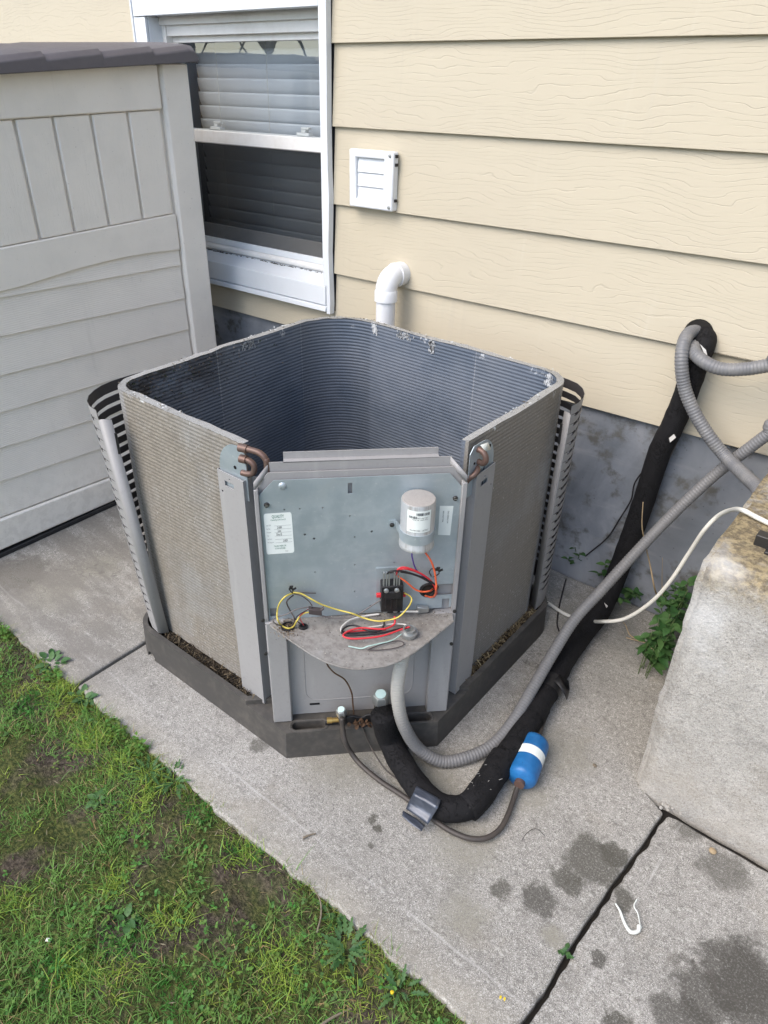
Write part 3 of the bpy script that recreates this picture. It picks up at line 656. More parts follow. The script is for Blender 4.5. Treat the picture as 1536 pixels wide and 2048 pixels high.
# blinds
sb = MB(); yb = 2.045; q = 8; sp = []
for k in range(q+1):
    t = k/q-.5; ang = math.radians(74); c = .004*(1-4*t*t); sp.append((-t*.0515*math.cos(ang)*1.0 - c*math.sin(ang), t*.0515*math.sin(ang) - c*math.cos(ang)))
sv = [(x, yb+a, zz) for x in (OX0+.05, OX1+.01) for a, zz in sp]
sb.add(sv, [(k, k+1, q+1+k+1, q+1+k) for k in range(q)], True)
slat0 = wpart('blind_slat', sb, 'blind', 0, at=(OX0+.05, yb, 0)); slat0.modifiers.new('th', 'SOLIDIFY').thickness = .0025
zt = 1.60; n = 0
while zt > .93:
    o = slat0 if n == 0 else again(house, slat0, (OX0+.05, yb, zt)); o.location.z = zt - house.p0.z; n += 1; zt -= .0445
wpart('blind_bottom_rail', MB().box((OX0+.05, yb-.012, .905), (OX1+.01, yb+.012, .925)), 'blind')
for x in (-2.4033, -2.1431): wpart('blind_cord', MB().tube([(x, yb-.028, 1.62), (x, yb-.028, .92)], .0011, 6), 'whitew', 0)
wpart('room_wall', MB().box((OX0-.2, 2.5, .6), (OX1+.3, 2.52, 2.0)).box((OX0-.2, 2.02, .6), (OX0-.18, 2.5, 2.0)).box((OX1+.28, 2.02, .6), (OX1+.3, 2.5, 2.0)).box((OX0-.2, 2.02, 1.98), (OX1+.3, 2.5, 2.0)).box((OX0-.2, 2.02, .6), (OX1+.3, 2.5, .62)), 'roomdark', 0)
# ---------------------------------------------------------------- vent cover on the siding
vx0, vx1, vz0, vz1 = -1.634, -1.462, 1.103, 1.266
vent = thing('vent_cover', 'square white louvred dryer vent cover on the cream siding', 'vent', (-1.548, YB, 1.185), HOUSE)
fr = MB().box((vx0, YB-.024, vz0), (vx1, YB+.004, vz1)); fr = boolean(fr, [MB().box((vx0+.026, YB-.06, vz0+.022), (vx1-.036, YB-.008, vz1-.022))])
part(vent, 'frame', fr, 'ventp', bevel=.005)
for k in range(3):
    z1 = vz1-.024-k*.0395; z0 = z1-.0395
    part(vent, 'flap', MB().prism([(YB-.0115, z1), (YB-.0165, z0+.001), (YB-.0145, z0+.001), (YB-.0085, z1)], vx0+.028, vx1-.038, lambda a, c, d: (d, a, c)), 'ventp', bevel=.0008)
for z in (vz1-.011, vz0+.011):
    part(vent, 'screw', MB().lathe([(.0055, 0), (.005, .002), (.002, .003)], (vx1-.012, YB-.024, z), (0, -1, 0), 12), 'steel')
for z in (vz1-.012, vz1-.035, vz0+.03):
    part(vent, 'clip', MB().box((vx1, YB-.014, z-.004), (vx1+.004, YB-.004, z+.004)), 'black')
# ---------------------------------------------------------------- white drain pipe
px, py = -1.438, 1.812
pv = thing('drain_pipe', 'white plastic drain pipe with an elbow coming out of the siding', 'pipe', (px, py, .06), HOUSE)
pr = .0305
part(pv, 'pipe', MB().tube([(px, py, .03), (px, py, .865)], pr, 28), 'pvc')
el = [(px, py, .862)] + [(px + .0*a, py + .042*(1-math.cos(a)), .880 + .042*math.sin(a)) for a in [math.radians(9*i) for i in range(11)]] + [(px+.0, 1.862, .922)]
part(pv, 'elbow', MB().tube(el, pr+.003, 28), 'pvc')
part(pv, 'collar', MB().lathe([(pr, -.001), (pr+.0055, 0), (pr+.0055, .030), (pr+.0035, .033), (pr+.003, .034)], (px, py, .850), (0, 0, 1), 28), 'pvc')
part(pv, 'collar', MB().lathe([(pr+.003, -.001), (pr+.0065, 0), (pr+.0055, .034), (pr, .036)], (px, 1.854, .922), (0, 1, 0), 28), 'pvc')
# ================================================================ STORAGE SHED
SX = -2.16
shed = thing('storage_shed', 'beige plastic storage shed with plank panels and a dark grey lid', 'shed', (SX-.4, 1.15, 0))
SY0, SY1, SYP = .60, 1.700, 1.590
back = MB().box((SX-.80, SY0, .03), (SX-.018, SY1, 1.372)); part(shed, 'body', back, 'shed_plank')
def lerpz(l, r, y): return l[1] + (r[1]-l[1])*(y-l[0])/(r[0]-l[0])
def strip(lo, hi, x0, x1, y0=SY0, y1=SYP-.004):
    "board of the shed's side between two sloping lines, each given by its left and right (y, z)"
    b = MB()
    a0, a1, c0, c1 = lerpz(*lo, y0), lerpz(*lo, y1), lerpz(*hi, y0), lerpz(*hi, y1)
    b.add([(x0, y0, a0), (x1, y0, a0), (x1, y1, a1), (x0, y1, a1), (x0, y0, c0), (x1, y0, c0), (x1, y1, c1), (x0, y1, c1)],
          [(0,3,2,1), (4,5,6,7), (0,1,5,4), (1,2,6,5), (2,3,7,6), (3,0,4,7)]); return b
L = lambda xl, yl, xr, yr: 0
top_lo = ((1.0663,1.2433), (1.5953,1.2507)); top_hi = ((1.0, 1.358), (1.7, 1.372))
mid_hi = ((0.9822,0.9293), (1.5792,0.9429))
part(shed, 'top_rail', strip(top_lo, top_hi, SX-.03, SX), 'shed_rail', bevel=.004)
# corner post, its edge bevelled towards the panels
cp = MB().prism([(SX-.09, SYP+.004), (SX-.004, SYP+.004), (SX+.004, SYP+.012), (SX+.004, SY1-.006), (SX-.002, SY1), (SX-.09, SY1)], .03, 1.371, lambda a, c, d: (a, c, d))
part(shed, 'corner_post', cp, 'shed_rail', bevel=.003)
cp = MB().prism([(SX-.09, SY0-.02), (SX+.002, SY0-.02), (SX+.002, SY0+.10), (SX-.09, SY0+.10)], .03, 1.355, lambda a, c, d: (a, c, d)); part(shed, 'corner_post', cp, 'shed_rail', bevel=.004)
gy = [.72, .855, .985] + [1.1076, 1.2195, 1.3384, 1.4627, SYP-.006]
gb_ = [.72, .855, .985] + [1.0015, 1.1075, 1.2158, 1.337, SYP-.006]
for i in range(len(gy)-1):
    g = .0045; b = MB()
    y0t, y1t = gy[i]+g, gy[i+1]-g; y0b, y1b = y0t, y1t
    z0b, z1b, z0t, z1t = lerpz(*mid_hi, y0b)+.002, lerpz(*mid_hi, y1b)+.002, lerpz(*top_lo, y0t)-.002, lerpz(*top_lo, y1t)-.002
    x0, x1 = SX-.03, SX-.0055
    b.add([(x0, y0b, z0b), (x1, y0b, z0b), (x1, y1b, z1b), (x0, y1b, z1b), (x0, y0t, z0t), (x1, y0t, z0t), (x1, y1t, z1t), (x0, y1t, z1t)], [(0,3,2,1), (4,5,6,7), (0,1,5,4), (1,2,6,5), (2,3,7,6), (3,0,4,7)])
    part(shed, 'plank', b, 'shed_plank', bevel=.004)
# middle rail with its arched lower edge
arch = [(0.9513,0.8139),(1.0268,0.8166),(1.1071,0.8243),(1.1912,0.8325),(1.2784,0.8366),(1.3697,0.8394),(1.4648,0.8361),(1.5772,0.8283)]
ar = [(SY0, .795)] + [(.78, .803)] + list(arch); ar[-1] = (SYP-.004, ar[-1][1])
poly = [(y, z) for y, z in ar] + [(SYP-.004, lerpz(*mid_hi, SYP)), (SY0, lerpz(*mid_hi, SY0))]
part(shed, 'middle_rail', MB().prism(poly, SX-.03, SX+.001, lambda a, c, d: (d, a, c)), 'shed_rail', bevel=.003)
lines = [((0.9466,0.7963), (1.5772,0.7759)), ((0.918,0.6895), (1.5828,0.6608)), ((0.8879,0.577), (1.5811,0.549)),
 ((0.8586,0.4673), (1.2545,0.4539)), ((0.8292,0.3576), (1.1447,0.342)), ((0.8008,0.2515), (1.1397,0.2301))]
base_hi = ((0.7694,0.1341), (1.1513,0.1158)); base_lo = ((0.7401,0.025), (1.1537,0.019))
his = [((.9, .835), (1.59, .86))] + lines; los = lines + [base_hi]
for hi, lo in zip(his, los):
    b = MB(); y0, y1 = SY0, SYP-.005
    c0, c1, a0, a1 = lerpz(*hi, y0), lerpz(*hi, y1), lerpz(*lo, y0)+.0006, lerpz(*lo, y1)+.0006
    xb, xt, xk = SX-.004, SX-.011, SX-.03
    b.add([(xk, y0, a0), (xb, y0, a0), (xb, y1, a1), (xk, y1, a1), (xk, y0, c0+.01), (xt, y0, c0+.01), (xt, y1, c1+.01), (xk, y1, c1+.01)], [(0,3,2,1), (4,5,6,7), (0,1,5,4), (1,2,6,5), (2,3,7,6), (3,0,4,7)])
    part(shed, 'lap_board', b, 'shed_lap', bevel=.0016)
part(shed, 'bottom_rail', strip(base_lo, (tuple((base_hi[0][0], base_hi[0][1]-.004)), tuple((base_hi[1][0], base_hi[1][1]-.004))), SX-.03, SX+.003), 'shed_rail', bevel=.006)
part(shed, 'floor_base', MB().box((SX-.78, SY0+.01, 0), (SX-.012, SY1-.01, .05)).box((SX-.5, SY0, .0), (SX+.006, SY1-.004, .016)), 'shed_base', bevel=.003)
# lid: shingle-like steps along its edge and a rounded nose
lb = MB()
ys = [.55, .70, .87, 1.04, 1.205, 1.378, 1.55, 1.715]
for k in range(len(ys)-1):
    y0, y1 = ys[k], ys[k+1]+.004
    z0, z1 = 1.382+.022*(y0-.55), 1.388+.022*(y1-.55)
    last = k == len(ys)-2
    prof = [(SX+.038, -.005), (SX+.036, .020), (SX+.02, .034), (SX-.1, .039), (SX-.95, .030), (SX-.95, .0), (SX-.05, -.006)]
    vs = []
    yy = [y0, y1] if not last else [y0, y1-.035, y1-.012, y1]
    dz = [0, .0075] if not last else [0, .0075, .003, -.016]
    for y, d in zip(yy, dz):
        base = 1.350 + .046*(y-1.02)
        for (x, h) in prof: vs.append((x, y, base + h + (d if h > .005 else 0)))
    m = len(prof)
    fs = [(i*m+j, i*m+(j+1) % m, (i+1)*m+(j+1) % m, (i+1)*m+j) for i in range(len(yy)-1) for j in range(m)] + [tuple(range(m-1, -1, -1)), tuple((len(yy)-1)*m+j for j in range(m))]
    lb2 = MB(); lb2.add(vs, fs); part(shed, 'lid_shingle', lb2, 'shed_roof', bevel=.003)
part(shed, 'lid_lining', MB().box((SX-.8, SY0, 1.34), (SX-.03, SY1-.02, 1.366)), 'shed_base')
# ================================================================ CONCRETE STOOP
st = MB(); sx0, sx1, sy0, sy1, sz = -.216, 1.30, 1.222, 1.852, .645
cells = bmesh.new()
bmesh.ops.create_cube(cells, size=1)
for v in cells.verts: v.co = Vector((sx0 if v.co.x < 0 else sx1, sy0 if v.co.y < 0 else sy1, -.04 if v.co.z < 0 else sz))
bmesh.ops.bevel(cells, geom=[e for e in cells.edges if abs(e.verts[0].co.z-e.verts[1].co.z) < 1e-6 and e.verts[0].co.z > 0] + [e for e in cells.edges if abs(e.verts[0].co.z-e.verts[1].co.z) > .1 and e.verts[0].co.y < 1.3], offset=.014, segments=3, affect='EDGES')
bmesh.ops.subdivide_edges(cells, edges=[e for e in cells.edges if e.calc_length() > .12], cuts=26, use_grid_fill=True)
bmesh.ops.subdivide_edges(cells, edges=[e for e in cells.edges if e.calc_length() > .04], cuts=1, use_grid_fill=True)
bmesh.ops.recalc_face_normals(cells, faces=cells.faces)
for v in cells.verts:
    q = v.co
    d = .0045*noise.fractal(q*5.0, 1, 2, 3) + .003*noise.noise(q*34.0) - .006*max(0, noise.noise(q*15.0)-.45)
    v.co = q + Vector((d, d*.9 + .012*max(0, .12-q.z)/.12*0, d*.7))
me = bpy.data.meshes.new('stoop'); cells.to_mesh(me); cells.free()
me.polygons.foreach_set('use_smooth', [True]*len(me.polygons)); me.materials.append(mat('stoop'))
stoop = bpy.data.objects.new('stoop', me); COL.objects.link(stoop); tag(stoop, 'grey stucco concrete stoop with mossy brown stain on its top edge', 'stoop')
bx, by, _ = (-0.144,1.3393,0.65)
rp = MB().box((bx-.012, by-.012, .640), (bx+.05, by+.012, .668)); rp.box((bx+.012, by-.03, .640), (bx+.09, by+.03, .650)); rp.tube([(bx+.05, by, .64), (bx+.05, by, 1.5)], .012, 10)
solo('railing_post', 'dark metal foot of a railing on top of the concrete stoop', 'railing', rp, 'screwhead', (bx+.04, by, .64), bevel=.002)
# ================================================================ AIR CONDITIONER
ac = thing('air_conditioner', 'outdoor air conditioner opened up with its bare coil and wiring showing', 'air conditioner', (-1.05, 1.19, 0))
P0 = Vector((-.753, .894, 0)); TT = Vector((1, 1, 0))/math.sqrt(2); NN = Vector((1, -1, 0))/math.sqrt(2)
def ch(u, o, z): return P0 + TT*u - NN*o + Vector((0, 0, z))     # on the cut-off corner: along, inward, up
def chp(a, b, d): return tuple(ch(a, d, b))
BX0, BX1, BY0, BY1 = -1.471, -.628, .770, 1.616
def plan(i, r=.075, n=6, h=0):
    "outline of the base pan, inset by i"
    x0, x1, y0, y1 = BX0+i, BX1-i, BY0+i, BY1-i; k = math.tan(math.radians(22.5))*i; o = []
    a = (-.876+k, y0); c = (x1, 1.022-k)
    r = max(r-i, .01)
    o += [a, c]
    for (cx, cy, a0) in ((x1-r, y1-r, 0), (x0+r, y1-r, 90), (x0+r, y0+r, 180)):
        o += [(cx+r*math.cos(math.radians(a0+90*q/n)), cy+r*math.sin(math.radians(a0+90*q/n))) for q in range(n+1)]
    return o
bp = MB(); out0, out1 = plan(-.004), plan(0); n = len(out0)
bp.add([(x, y, 0) for x, y in out0] + [(x, y, .098) for x, y in out1], [tuple(range(n-1, -1, -1)), tuple(range(n, 2*n))] + [(i, (i+1) % n, n+(i+1) % n, n+i) for i in range(n)])
cutp = plan(.013); cav = []
# the trough stops short of the cut-off corner, which carries a deck with two hand holds
lim = lambda p: (Vector((p[0], p[1], 0))-P0).dot(NN)
inside = [p for p in cutp if lim(p) < -.10]
ia = ch(-.30, .10, 0); ib = ch(.30, .10, 0)
cav = [(-.86-.16, BY0+.013), (BX1-.013, 1.022+.16)] + [p for p in cutp[2:]]
c1 = MB(); c1.prism(cav, .052, .2)
c2 = MB(); c2.prism([(-.30, -.2), (.30, -.2), (.30, .095), (-.30, .095)], .084, .3, lambda a, b, d: tuple(ch(a, b, d)))
c3 = MB(); c3.tube([(-1.40, BY0-.05, .004), (-1.40, BY0+.04, .004)], .017, 12)
grips = []
for u in (-.122, .126):
    g = MB(); g.prism(rrect(u, .019, .040, .0115, .011), .060, .2, lambda a, b, d: tuple(ch(a, b, d))); grips.append(g)
part(ac, 'base_pan', boolean(bp, [c1, c2, c3] + grips), 'base', bevel=.003)
for u in (-.122, .126):
    ring = rrect(u, .019, .044, .0155, .014); g = MB(); g.tube([ch(a, b, .084) for a, b in ring + ring[:1]], .0025, 6, cap=False); part(ac, 'grip_rim', g, 'base')
# ---- coil: corrugated, open at the cut-off corner
CZ0, CZ1, NR = .095, .775, 72
cpath = [(-.990, .814)]
cx0, cx1, cy0, cy1, R_ = -1.440, -.661, .812, 1.568, .064
def arc(cx, cy, a0, a1, n=14): return [(cx+R_*math.cos(math.radians(a0+(a1-a0)*k/n)), cy+R_*math.sin(math.radians(a0+(a1-a0)*k/n))) for k in range(n+1)]
def lin(a, b, n): return [(a[0]+(b[0]-a[0])*k/n, a[1]+(b[1]-a[1])*k/n) for k in range(1, n)]
A1 = arc(cx0+R_, cy0+R_, 270, 180); R_ = .165; A2 = arc(cx0+R_, cy1-R_, 180, 90); R_ = .080; A3 = arc(cx1-R_, cy1-R_, 90, 0)
cend = (cx1-.004, 1.112)
cpath += lin(cpath[0], A1[0], 10) + A1 + lin(A1[-1], A2[0], 14) + A2 + lin(A2[-1], A3[0], 14) + A3 + lin(A3[-1], cend, 9) + [cend]
flat = []; sacc = [0.0]
bends = set(map(tuple, A1[1:-1] + A2[1:-1] + A3[1:-1]))
for i, p in enumerate(cpath):
    flat.append(0.0 if tuple(p) in bends else 1.0)
    if i: sacc.append(sacc[-1] + math.dist(p, cpath[i-1]))
tn = []
for i in range(len(cpath)):
    a = cpath[max(i-1, 0)]; b = cpath[min(i+1, len(cpath)-1)]; t = Vector((b[0]-a[0], b[1]-a[1])).normalized(); tn.append(Vector((t.y, -t.x)))   # points to the inside when walking clockwise
cen = Vector(((cx0+cx1)/2, (cy0+cy1)/2))
if (cen-Vector(cpath[0])).dot(tn[0]) < 0: tn = [-t for t in tn]
npts = len(cpath); rows = NR*4+1; TH = .0165
V = []; UVs = []; side = []; fl = []; sdirt = []; seam = []
seams = (sacc[-1]*.315, sacc[-1]*.445, sacc[-1]*.70); SEAMS = seams; SEND = sacc[-1]
for sd_ in (0, 1):
    for r in range(rows):
        z = CZ0 + (CZ1-CZ0)*r/(rows-1); ph = math.sin(2*math.pi*r/4.0 + .4)
        amp = .0008 if sd_ == 0 else .0011
        for i in range(npts):
            t = tn[i]; q = TH*sd_ + (amp*ph if sd_ else -amp*ph)
            wv = .0022*noise.noise(Vector((sacc[i]*4, z*4, 3))); zz = z
            if r == rows-1: zz += .0035*noise.noise(Vector((sacc[i]*30, sd_, 1))) + .004*noise.noise(Vector((sacc[i]*6, 5, sd_*.3)))
            V.append((cpath[i][0]+t.x*(q+wv), cpath[i][1]+t.y*(q+wv), zz)); UVs.append((sacc[i]+sd_*5, z)); side.append(sd_); fl.append(flat[i])
            sdirt.append(max(0.0, 1-abs(sacc[i]-.55)/.34)); seam.append(1.0 if any(abs(sacc[i]-s0) < .013 and True for s0 in seams) and z > .5 else 0.0)
F = []
for sd_ in (0, 1):
    o0 = sd_*rows*npts
    for r in range(rows-1):
        for i in range(npts-1):
            a, b, c, d = o0+r*npts+i, o0+r*npts+i+1, o0+(r+1)*npts+i+1, o0+(r+1)*npts+i
            F.append((a, b, c, d) if sd_ else (d, c, b, a))
o1 = rows*npts; tt = (rows-1)*npts
for i in range(npts-1): F.append((tt+i, tt+i+1, o1+tt+i+1, o1+tt+i))
for r in range(rows-1):
    F.append((r*npts, (r+1)*npts, o1+(r+1)*npts, o1+r*npts)); F.append((r*npts+npts-1, o1+r*npts+npts-1, o1+(r+1)*npts+npts-1, (r+1)*npts+npts-1))
cb = MB(); cb.v = [(x-ac.p0.x, y-ac.p0.y, z-ac.p0.z) for x, y, z in V]; cb.f = F; cb.sm = [True]*len(F)
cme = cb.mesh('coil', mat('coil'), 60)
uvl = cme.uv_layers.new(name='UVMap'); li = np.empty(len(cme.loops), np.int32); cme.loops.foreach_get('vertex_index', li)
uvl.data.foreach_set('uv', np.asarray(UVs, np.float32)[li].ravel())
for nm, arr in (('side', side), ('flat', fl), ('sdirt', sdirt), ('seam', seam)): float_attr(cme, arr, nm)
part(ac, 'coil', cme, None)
def coil_at(s, inset, z):
    i = max(k for k in range(npts) if sacc[k] <= s); j = min(i+1, npts-1); f = 0 if j == i else (s-sacc[i])/(sacc[j]-sacc[i])
    return Vector((cpath[i][0]+(cpath[j][0]-cpath[i][0])*f + tn[i].x*inset, cpath[i][1]+(cpath[j][1]-cpath[i][1])*f + tn[i].y*inset, z)), tn[i]
# torn, bent fin scraps along the top edge and lint clinging to the fins
fm = MB(); cols = []
def flake(c, r, col, up=.3):
    a = random.uniform(0, 6.28); u = Vector((math.cos(a), math.sin(a), random.uniform(-up, up))).normalized(); w = Vector((-u.y, u.x, random.uniform(.2, 1.2))).normalized()
    fm.add([c-u*r, c+w*r*.5, c+u*r, c-w*r*.25], [(0, 1, 2, 3)]); cols.extend([(*col, 1)]*4)
for k in range(520):
    s = random.uniform(0, sacc[-1]); g = noise.noise(Vector((s*5, 2, 0)))
    if g < -.02 and random.random() < .75: continue
    c, t = coil_at(s, random.uniform(0, TH), CZ1+random.uniform(-.003, .005)); v = random.choice(((.5, .52, .52), (.62, .63, .62), (.2, .18, .15), (.1, .085, .065)))
    flake(c, random.uniform(.0015, .0048), v)
for k in range(700):   # dirt and lint on the inside of the far left corner
    s = random.gauss(.60, .13); c, t = coil_at(min(max(s, 0), sacc[-1]), TH+.0022, CZ1 - abs(random.gauss(0, .05)))
    v = random.choice(((.03, .024, .02), (.06, .045, .032), (.10, .07, .045), (.035, .05, .02), (.22, .19, .16))); flake(c, random.uniform(.0012, .004), v, 1)
for k in range(160):
    s = random.uniform(.3, sacc[-1]*.9); c, t = coil_at(s, TH+.002, random.uniform(.35, .77)); flake(c, random.uniform(.0008, .0022), (.05, .042, .035), 1)
for (s0, wd, dp) in ((sacc[-1]*.555, .010, .026), (sacc[-1]*.60, .03, .016), (sacc[-1]*.64, .010, .034), (sacc[-1]*.795, .018, .030), (sacc[-1]*.36, .035, .018)):
    for k in range(70):   # pale flattened fins hanging from the edge
        c, t = coil_at(s0+random.gauss(0, wd*.5), TH+.0023, CZ1-random.uniform(0, dp)); c2 = c - Vector((0, 0, random.uniform(.003, .009))); e = Vector((-t.y, t.x, 0))*.0009
        fm.add([c-e, c+e, c2+e, c2-e], [(0, 1, 2, 3)]); q = random.uniform(.42, .62); cols.extend([(q, q*1.01, q*1.01, 1)]*4)
for k in range(420):   # bright nicked fins on the dusty faces
    s = random.choice((random.uniform(.02, .33), random.uniform(sacc[-1]-.33, sacc[-1]-.02))); z = random.choice((random.uniform(.12, .74), random.gauss(.17, .05)))
    c, t = coil_at(s, -.0016, max(z, .1)); e = Vector((-t.y, t.x, 0))*random.uniform(.0004, .0009); h = Vector((0, 0, random.uniform(.0015, .006)))
    fm.add([c-e, c+e, c+e+h, c-e+h], [(0, 1, 2, 3)]); q = random.uniform(.4, .62); cols.extend([(q, q*.97, q*.92, 1)]*4)
fm.v = [(x-ac.p0.x, y-ac.p0.y, z-ac.p0.z) for x, y, z in fm.v]
fme = fm.mesh('fin_scraps', mat('litter')); color_attr(fme, cols); part(ac, 'fin_scraps', fme, None, kind='stuff')
# ---- slotted corner guards, bent round two corners
def louver(top, shift, zt, zb, s0, s1, zs, n, pitch, sh, inset=0.0):
    P = [Vector((x, y)) for x, y in top]; fine = []
    for v in smooth([(x, y, 0) for x, y in top], 8): fine.append(Vector((v.x, v.y)))
    if inset:
        cen_ = Vector((-1.05, 1.19)); nr = []
        for i in range(len(fine)):
            t = (fine[min(i+1, len(fine)-1)]-fine[max(i-1, 0)]).normalized(); q = Vector((t.y, -t.x)); nr.append(q if (cen_-fine[i]).dot(q) > 0 else -q)
        fine = [a+b*inset for a, b in zip(fine, nr)]
    acc = [0.0]
    for a, b in zip(fine, fine[1:]): acc.append(acc[-1] + (b-a).length)
    def at(s, z):
        s = min(max(s, 0), acc[-1]-1e-6); i = max(k for k in range(len(acc)-1) if acc[k] <= s); f = (s-acc[i])/(acc[i+1]-acc[i])
        q = fine[i].lerp(fine[i+1], f); t = (zt-z)/(zt-zb); return (q.x+shift[0]*t, q.y+shift[1]*t, z)
    b = MB(); K = 10
    def band(z0, z1, sa0, sb0, sa1, sb1):
        r0 = [at(sa0+(sb0-sa0)*k/K, z0) for k in range(K+1)]; r1 = [at(sa1+(sb1-sa1)*k/K, z1) for k in range(K+1)]
        b.add(r0+r1, [(k, k+1, K+1+k+1, K+1+k) for k in range(K)], True)
    Lg = acc[-1]; z = zt
    for k in range(n):
        za = zs - k*pitch + sh/2; zb_ = zs - k*pitch - sh/2
        band(za, z, 0, Lg, 0, Lg)
        for j in range(6):
            u0, u1 = za-(za-zb_)*j/6, za-(za-zb_)*(j+1)/6
            e0, e1 = [sh/2 - math.sqrt(max(0, (sh/2)**2 - (q-(za+zb_)/2)**2)) for q in (u0, u1)]
            band(u1, u0, 0, s0+e1, 0, s0+e0); band(u1, u0, s1-e1, Lg, s1-e0, Lg)
        z = zb_
    band(zb, z, 0, Lg, 0, Lg); return b, at, Lg
topL = [(-1.395, .752), (-1.420, .754), (-1.458, .770), (-1.486, .797), (-1.507, .838), (-1.513, .880), (-1.511, .93), (-1.505, .99)]
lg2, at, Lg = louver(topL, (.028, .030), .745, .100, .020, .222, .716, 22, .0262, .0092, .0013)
lg, at, Lg = louver(topL, (.028, .030), .745, .100, .020, .222, .716, 22, .0262, .0092)
go = part(ac, 'corner_guard', lg, 'beige', sharp=None); part(ac, 'guard_inner_sheet', lg2, 'guardback', go, sharp=None)  # inner face of the guard is a separate sheet in a darker colour
fl_ = MB(); f0 = [Vector(at(0, z)) for z in (.722, .10)]; d = Vector((.019, .020, 0))
fl_.add([f0[0], f0[0]+d*.35+Vector((0, -.002, .002)), f0[0]+d, f0[1], f0[1]+d*.35+Vector((0, -.002, 0)), f0[1]+d], [(0, 1, 4, 3), (1, 2, 5, 4)])
o = part(ac, 'guard_flange', fl_, 'beige', go, sharp=30); o.modifiers.new('th', 'SOLIDIFY').thickness = .0014
cl = MB(); a = f0[0]+d+Vector((0, 0, -.035)); cl.fbox(a+Vector((.002, .002, -.024)), (d, Vector((-d.y, d.x, 0)), Vector((0, 0, 1))), (.0025, .002, .026)); part(ac, 'guard_clip', cl, 'black', go)
topR = [(-.617, 1.466), (-.614, 1.49), (-.622, 1.538), (-.638, 1.572), (-.667, 1.600), (-.705, 1.611), (-.76, 1.615), (-.82, 1.616)]
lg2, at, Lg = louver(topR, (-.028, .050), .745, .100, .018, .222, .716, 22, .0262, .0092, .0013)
lg, at, Lg = louver(topR, (-.028, .050), .745, .100, .018, .222, .716, 22, .0262, .0092)
go = part(ac, 'corner_guard', lg, 'beige', sharp=None); part(ac, 'guard_inner_sheet', lg2, 'guardback', go, sharp=None)
fl_ = MB(); f0 = [Vector(at(0, z)) for z in (.722, .10)]; d = Vector((-.021, .012, 0))
fl_.add([f0[0], f0[0]+d*.35+Vector((.002, 0, .002)), f0[0]+d, f0[1], f0[1]+d*.35+Vector((.002, 0, 0)), f0[1]+d], [(0, 1, 4, 3), (1, 2, 5, 4)])
o = part(ac, 'guard_flange', fl_, 'beige', go, sharp=30); o.modifiers.new('th', 'SOLIDIFY').thickness = .0014
cl = MB(); a = f0[0]+d+Vector((0, 0, -.035)); cl.fbox(a+Vector((-.002, .002, -.024)), (d, Vector((-d.y, d.x, 0)), Vector((0, 0, 1))), (.0025, .002, .026)); part(ac, 'guard_clip', cl, 'black', go)
# ---- corner posts beside the control panel
def post(poly, z0, z1, cut=None):
    b = MB(); n = len(poly)
    b.prism(poly, z0, z1)
    return boolean(b, cut) if cut else b
tL = .0016
lp = [(-1.057, .799), (-.978, .797), (-.980, .822), (-.966, .830), (-.965, .832), (-.982, .824), (-.9795, .799+tL), (-1.0555, .799+tL), (-1.0555, .812), (-1.057, .812)]
slot = MB().box((-1.036, .78, .672), (-1.008, .82, .684)); pin = MB().tube([(-1.020, .78, .692), (-1.020, .82, .692)], .002, 8); pin2 = MB().tube([(-1.047, .78, .655), (-1.047, .82, .655)], .003, 10); pin3 = MB().tube([(-1.047, .78, .13), (-1.047, .82, .13)], .002, 8)
part(ac, 'corner_post', post(lp, .088, .703, [slot, pin, pin2, pin3]), 'beige', sharp=30)
rp_ = [(x+.0075, y) for x, y in [(-.653, 1.192), (-.651, 1.118), (-.674, 1.118), (-.684, 1.106), (-.686, 1.107), (-.676, 1.120), (-.651-tL, 1.1195), (-.653-tL, 1.1905), (-.661, 1.1905), (-.661, 1.192)]]
slot = MB().box((-.70, 1.138, .668), (-.64, 1.164, .680)); pin = MB().tube([(-.70, 1.152, .688), (-.64, 1.152, .688)], .002, 8); pin2 = MB().tube([(-.70, 1.182, .655), (-.64, 1.182, .655)], .002, 8)
part(ac, 'corner_post', post(rp_, .088, .703, [slot, pin, pin2]), 'beige', sharp=30)
# ---- beige corner panel: side columns, recessed lower face, top flange
U0, U1, OF = -.204, .207, .050
pan = MB().prism([(U0, .088), (U1, .088), (U1, .712), (U1-.028, .742), (U0+.028, .742), (U0, .712)], OF+.002, OF+.0045, chp)
part(ac, 'corner_panel', pan, 'beige', sharp=30)
for (a, b_) in ((U0, U0+.044), (U1-.05, U1)):
    part(ac, 'panel_column', MB().prism([(a, .085), (b_, .085), (b_, .39), (a, .39)], OF-.018, OF+.001, chp), 'beige', bevel=.003)
for (a, b_, tops) in ((U0, U0+.008, .714), (U1-.010, U1, .714)):
    part(ac, 'panel_edge', MB().prism([(a, .36), (b_, .36), (b_, tops), (a, tops)], OF-.014, OF+.001, chp), 'beige', bevel=.0015)
fl2 = MB(); fl2.prism([(U0+.030, .738), (U1-.030, .738), (U1-.030, .760), (U0+.030, .760)], OF+.010, OF+.012, chp)
fl2.prism([(U0+.058, .756), (U1-.055, .756), (U1-.055, .7745), (U0+.058, .7745)], OF+.022, OF+.024, chp)
fl2.prism([(OF+.010, .7585), (OF+.024, .7585), (OF+.024, .7605), (OF+.010, .7605)], U0+.058, U1-.055, lambda a, b, d: tuple(ch(d, a, b)))
part(ac, 'top_flange', fl2, 'beige', sharp=30)
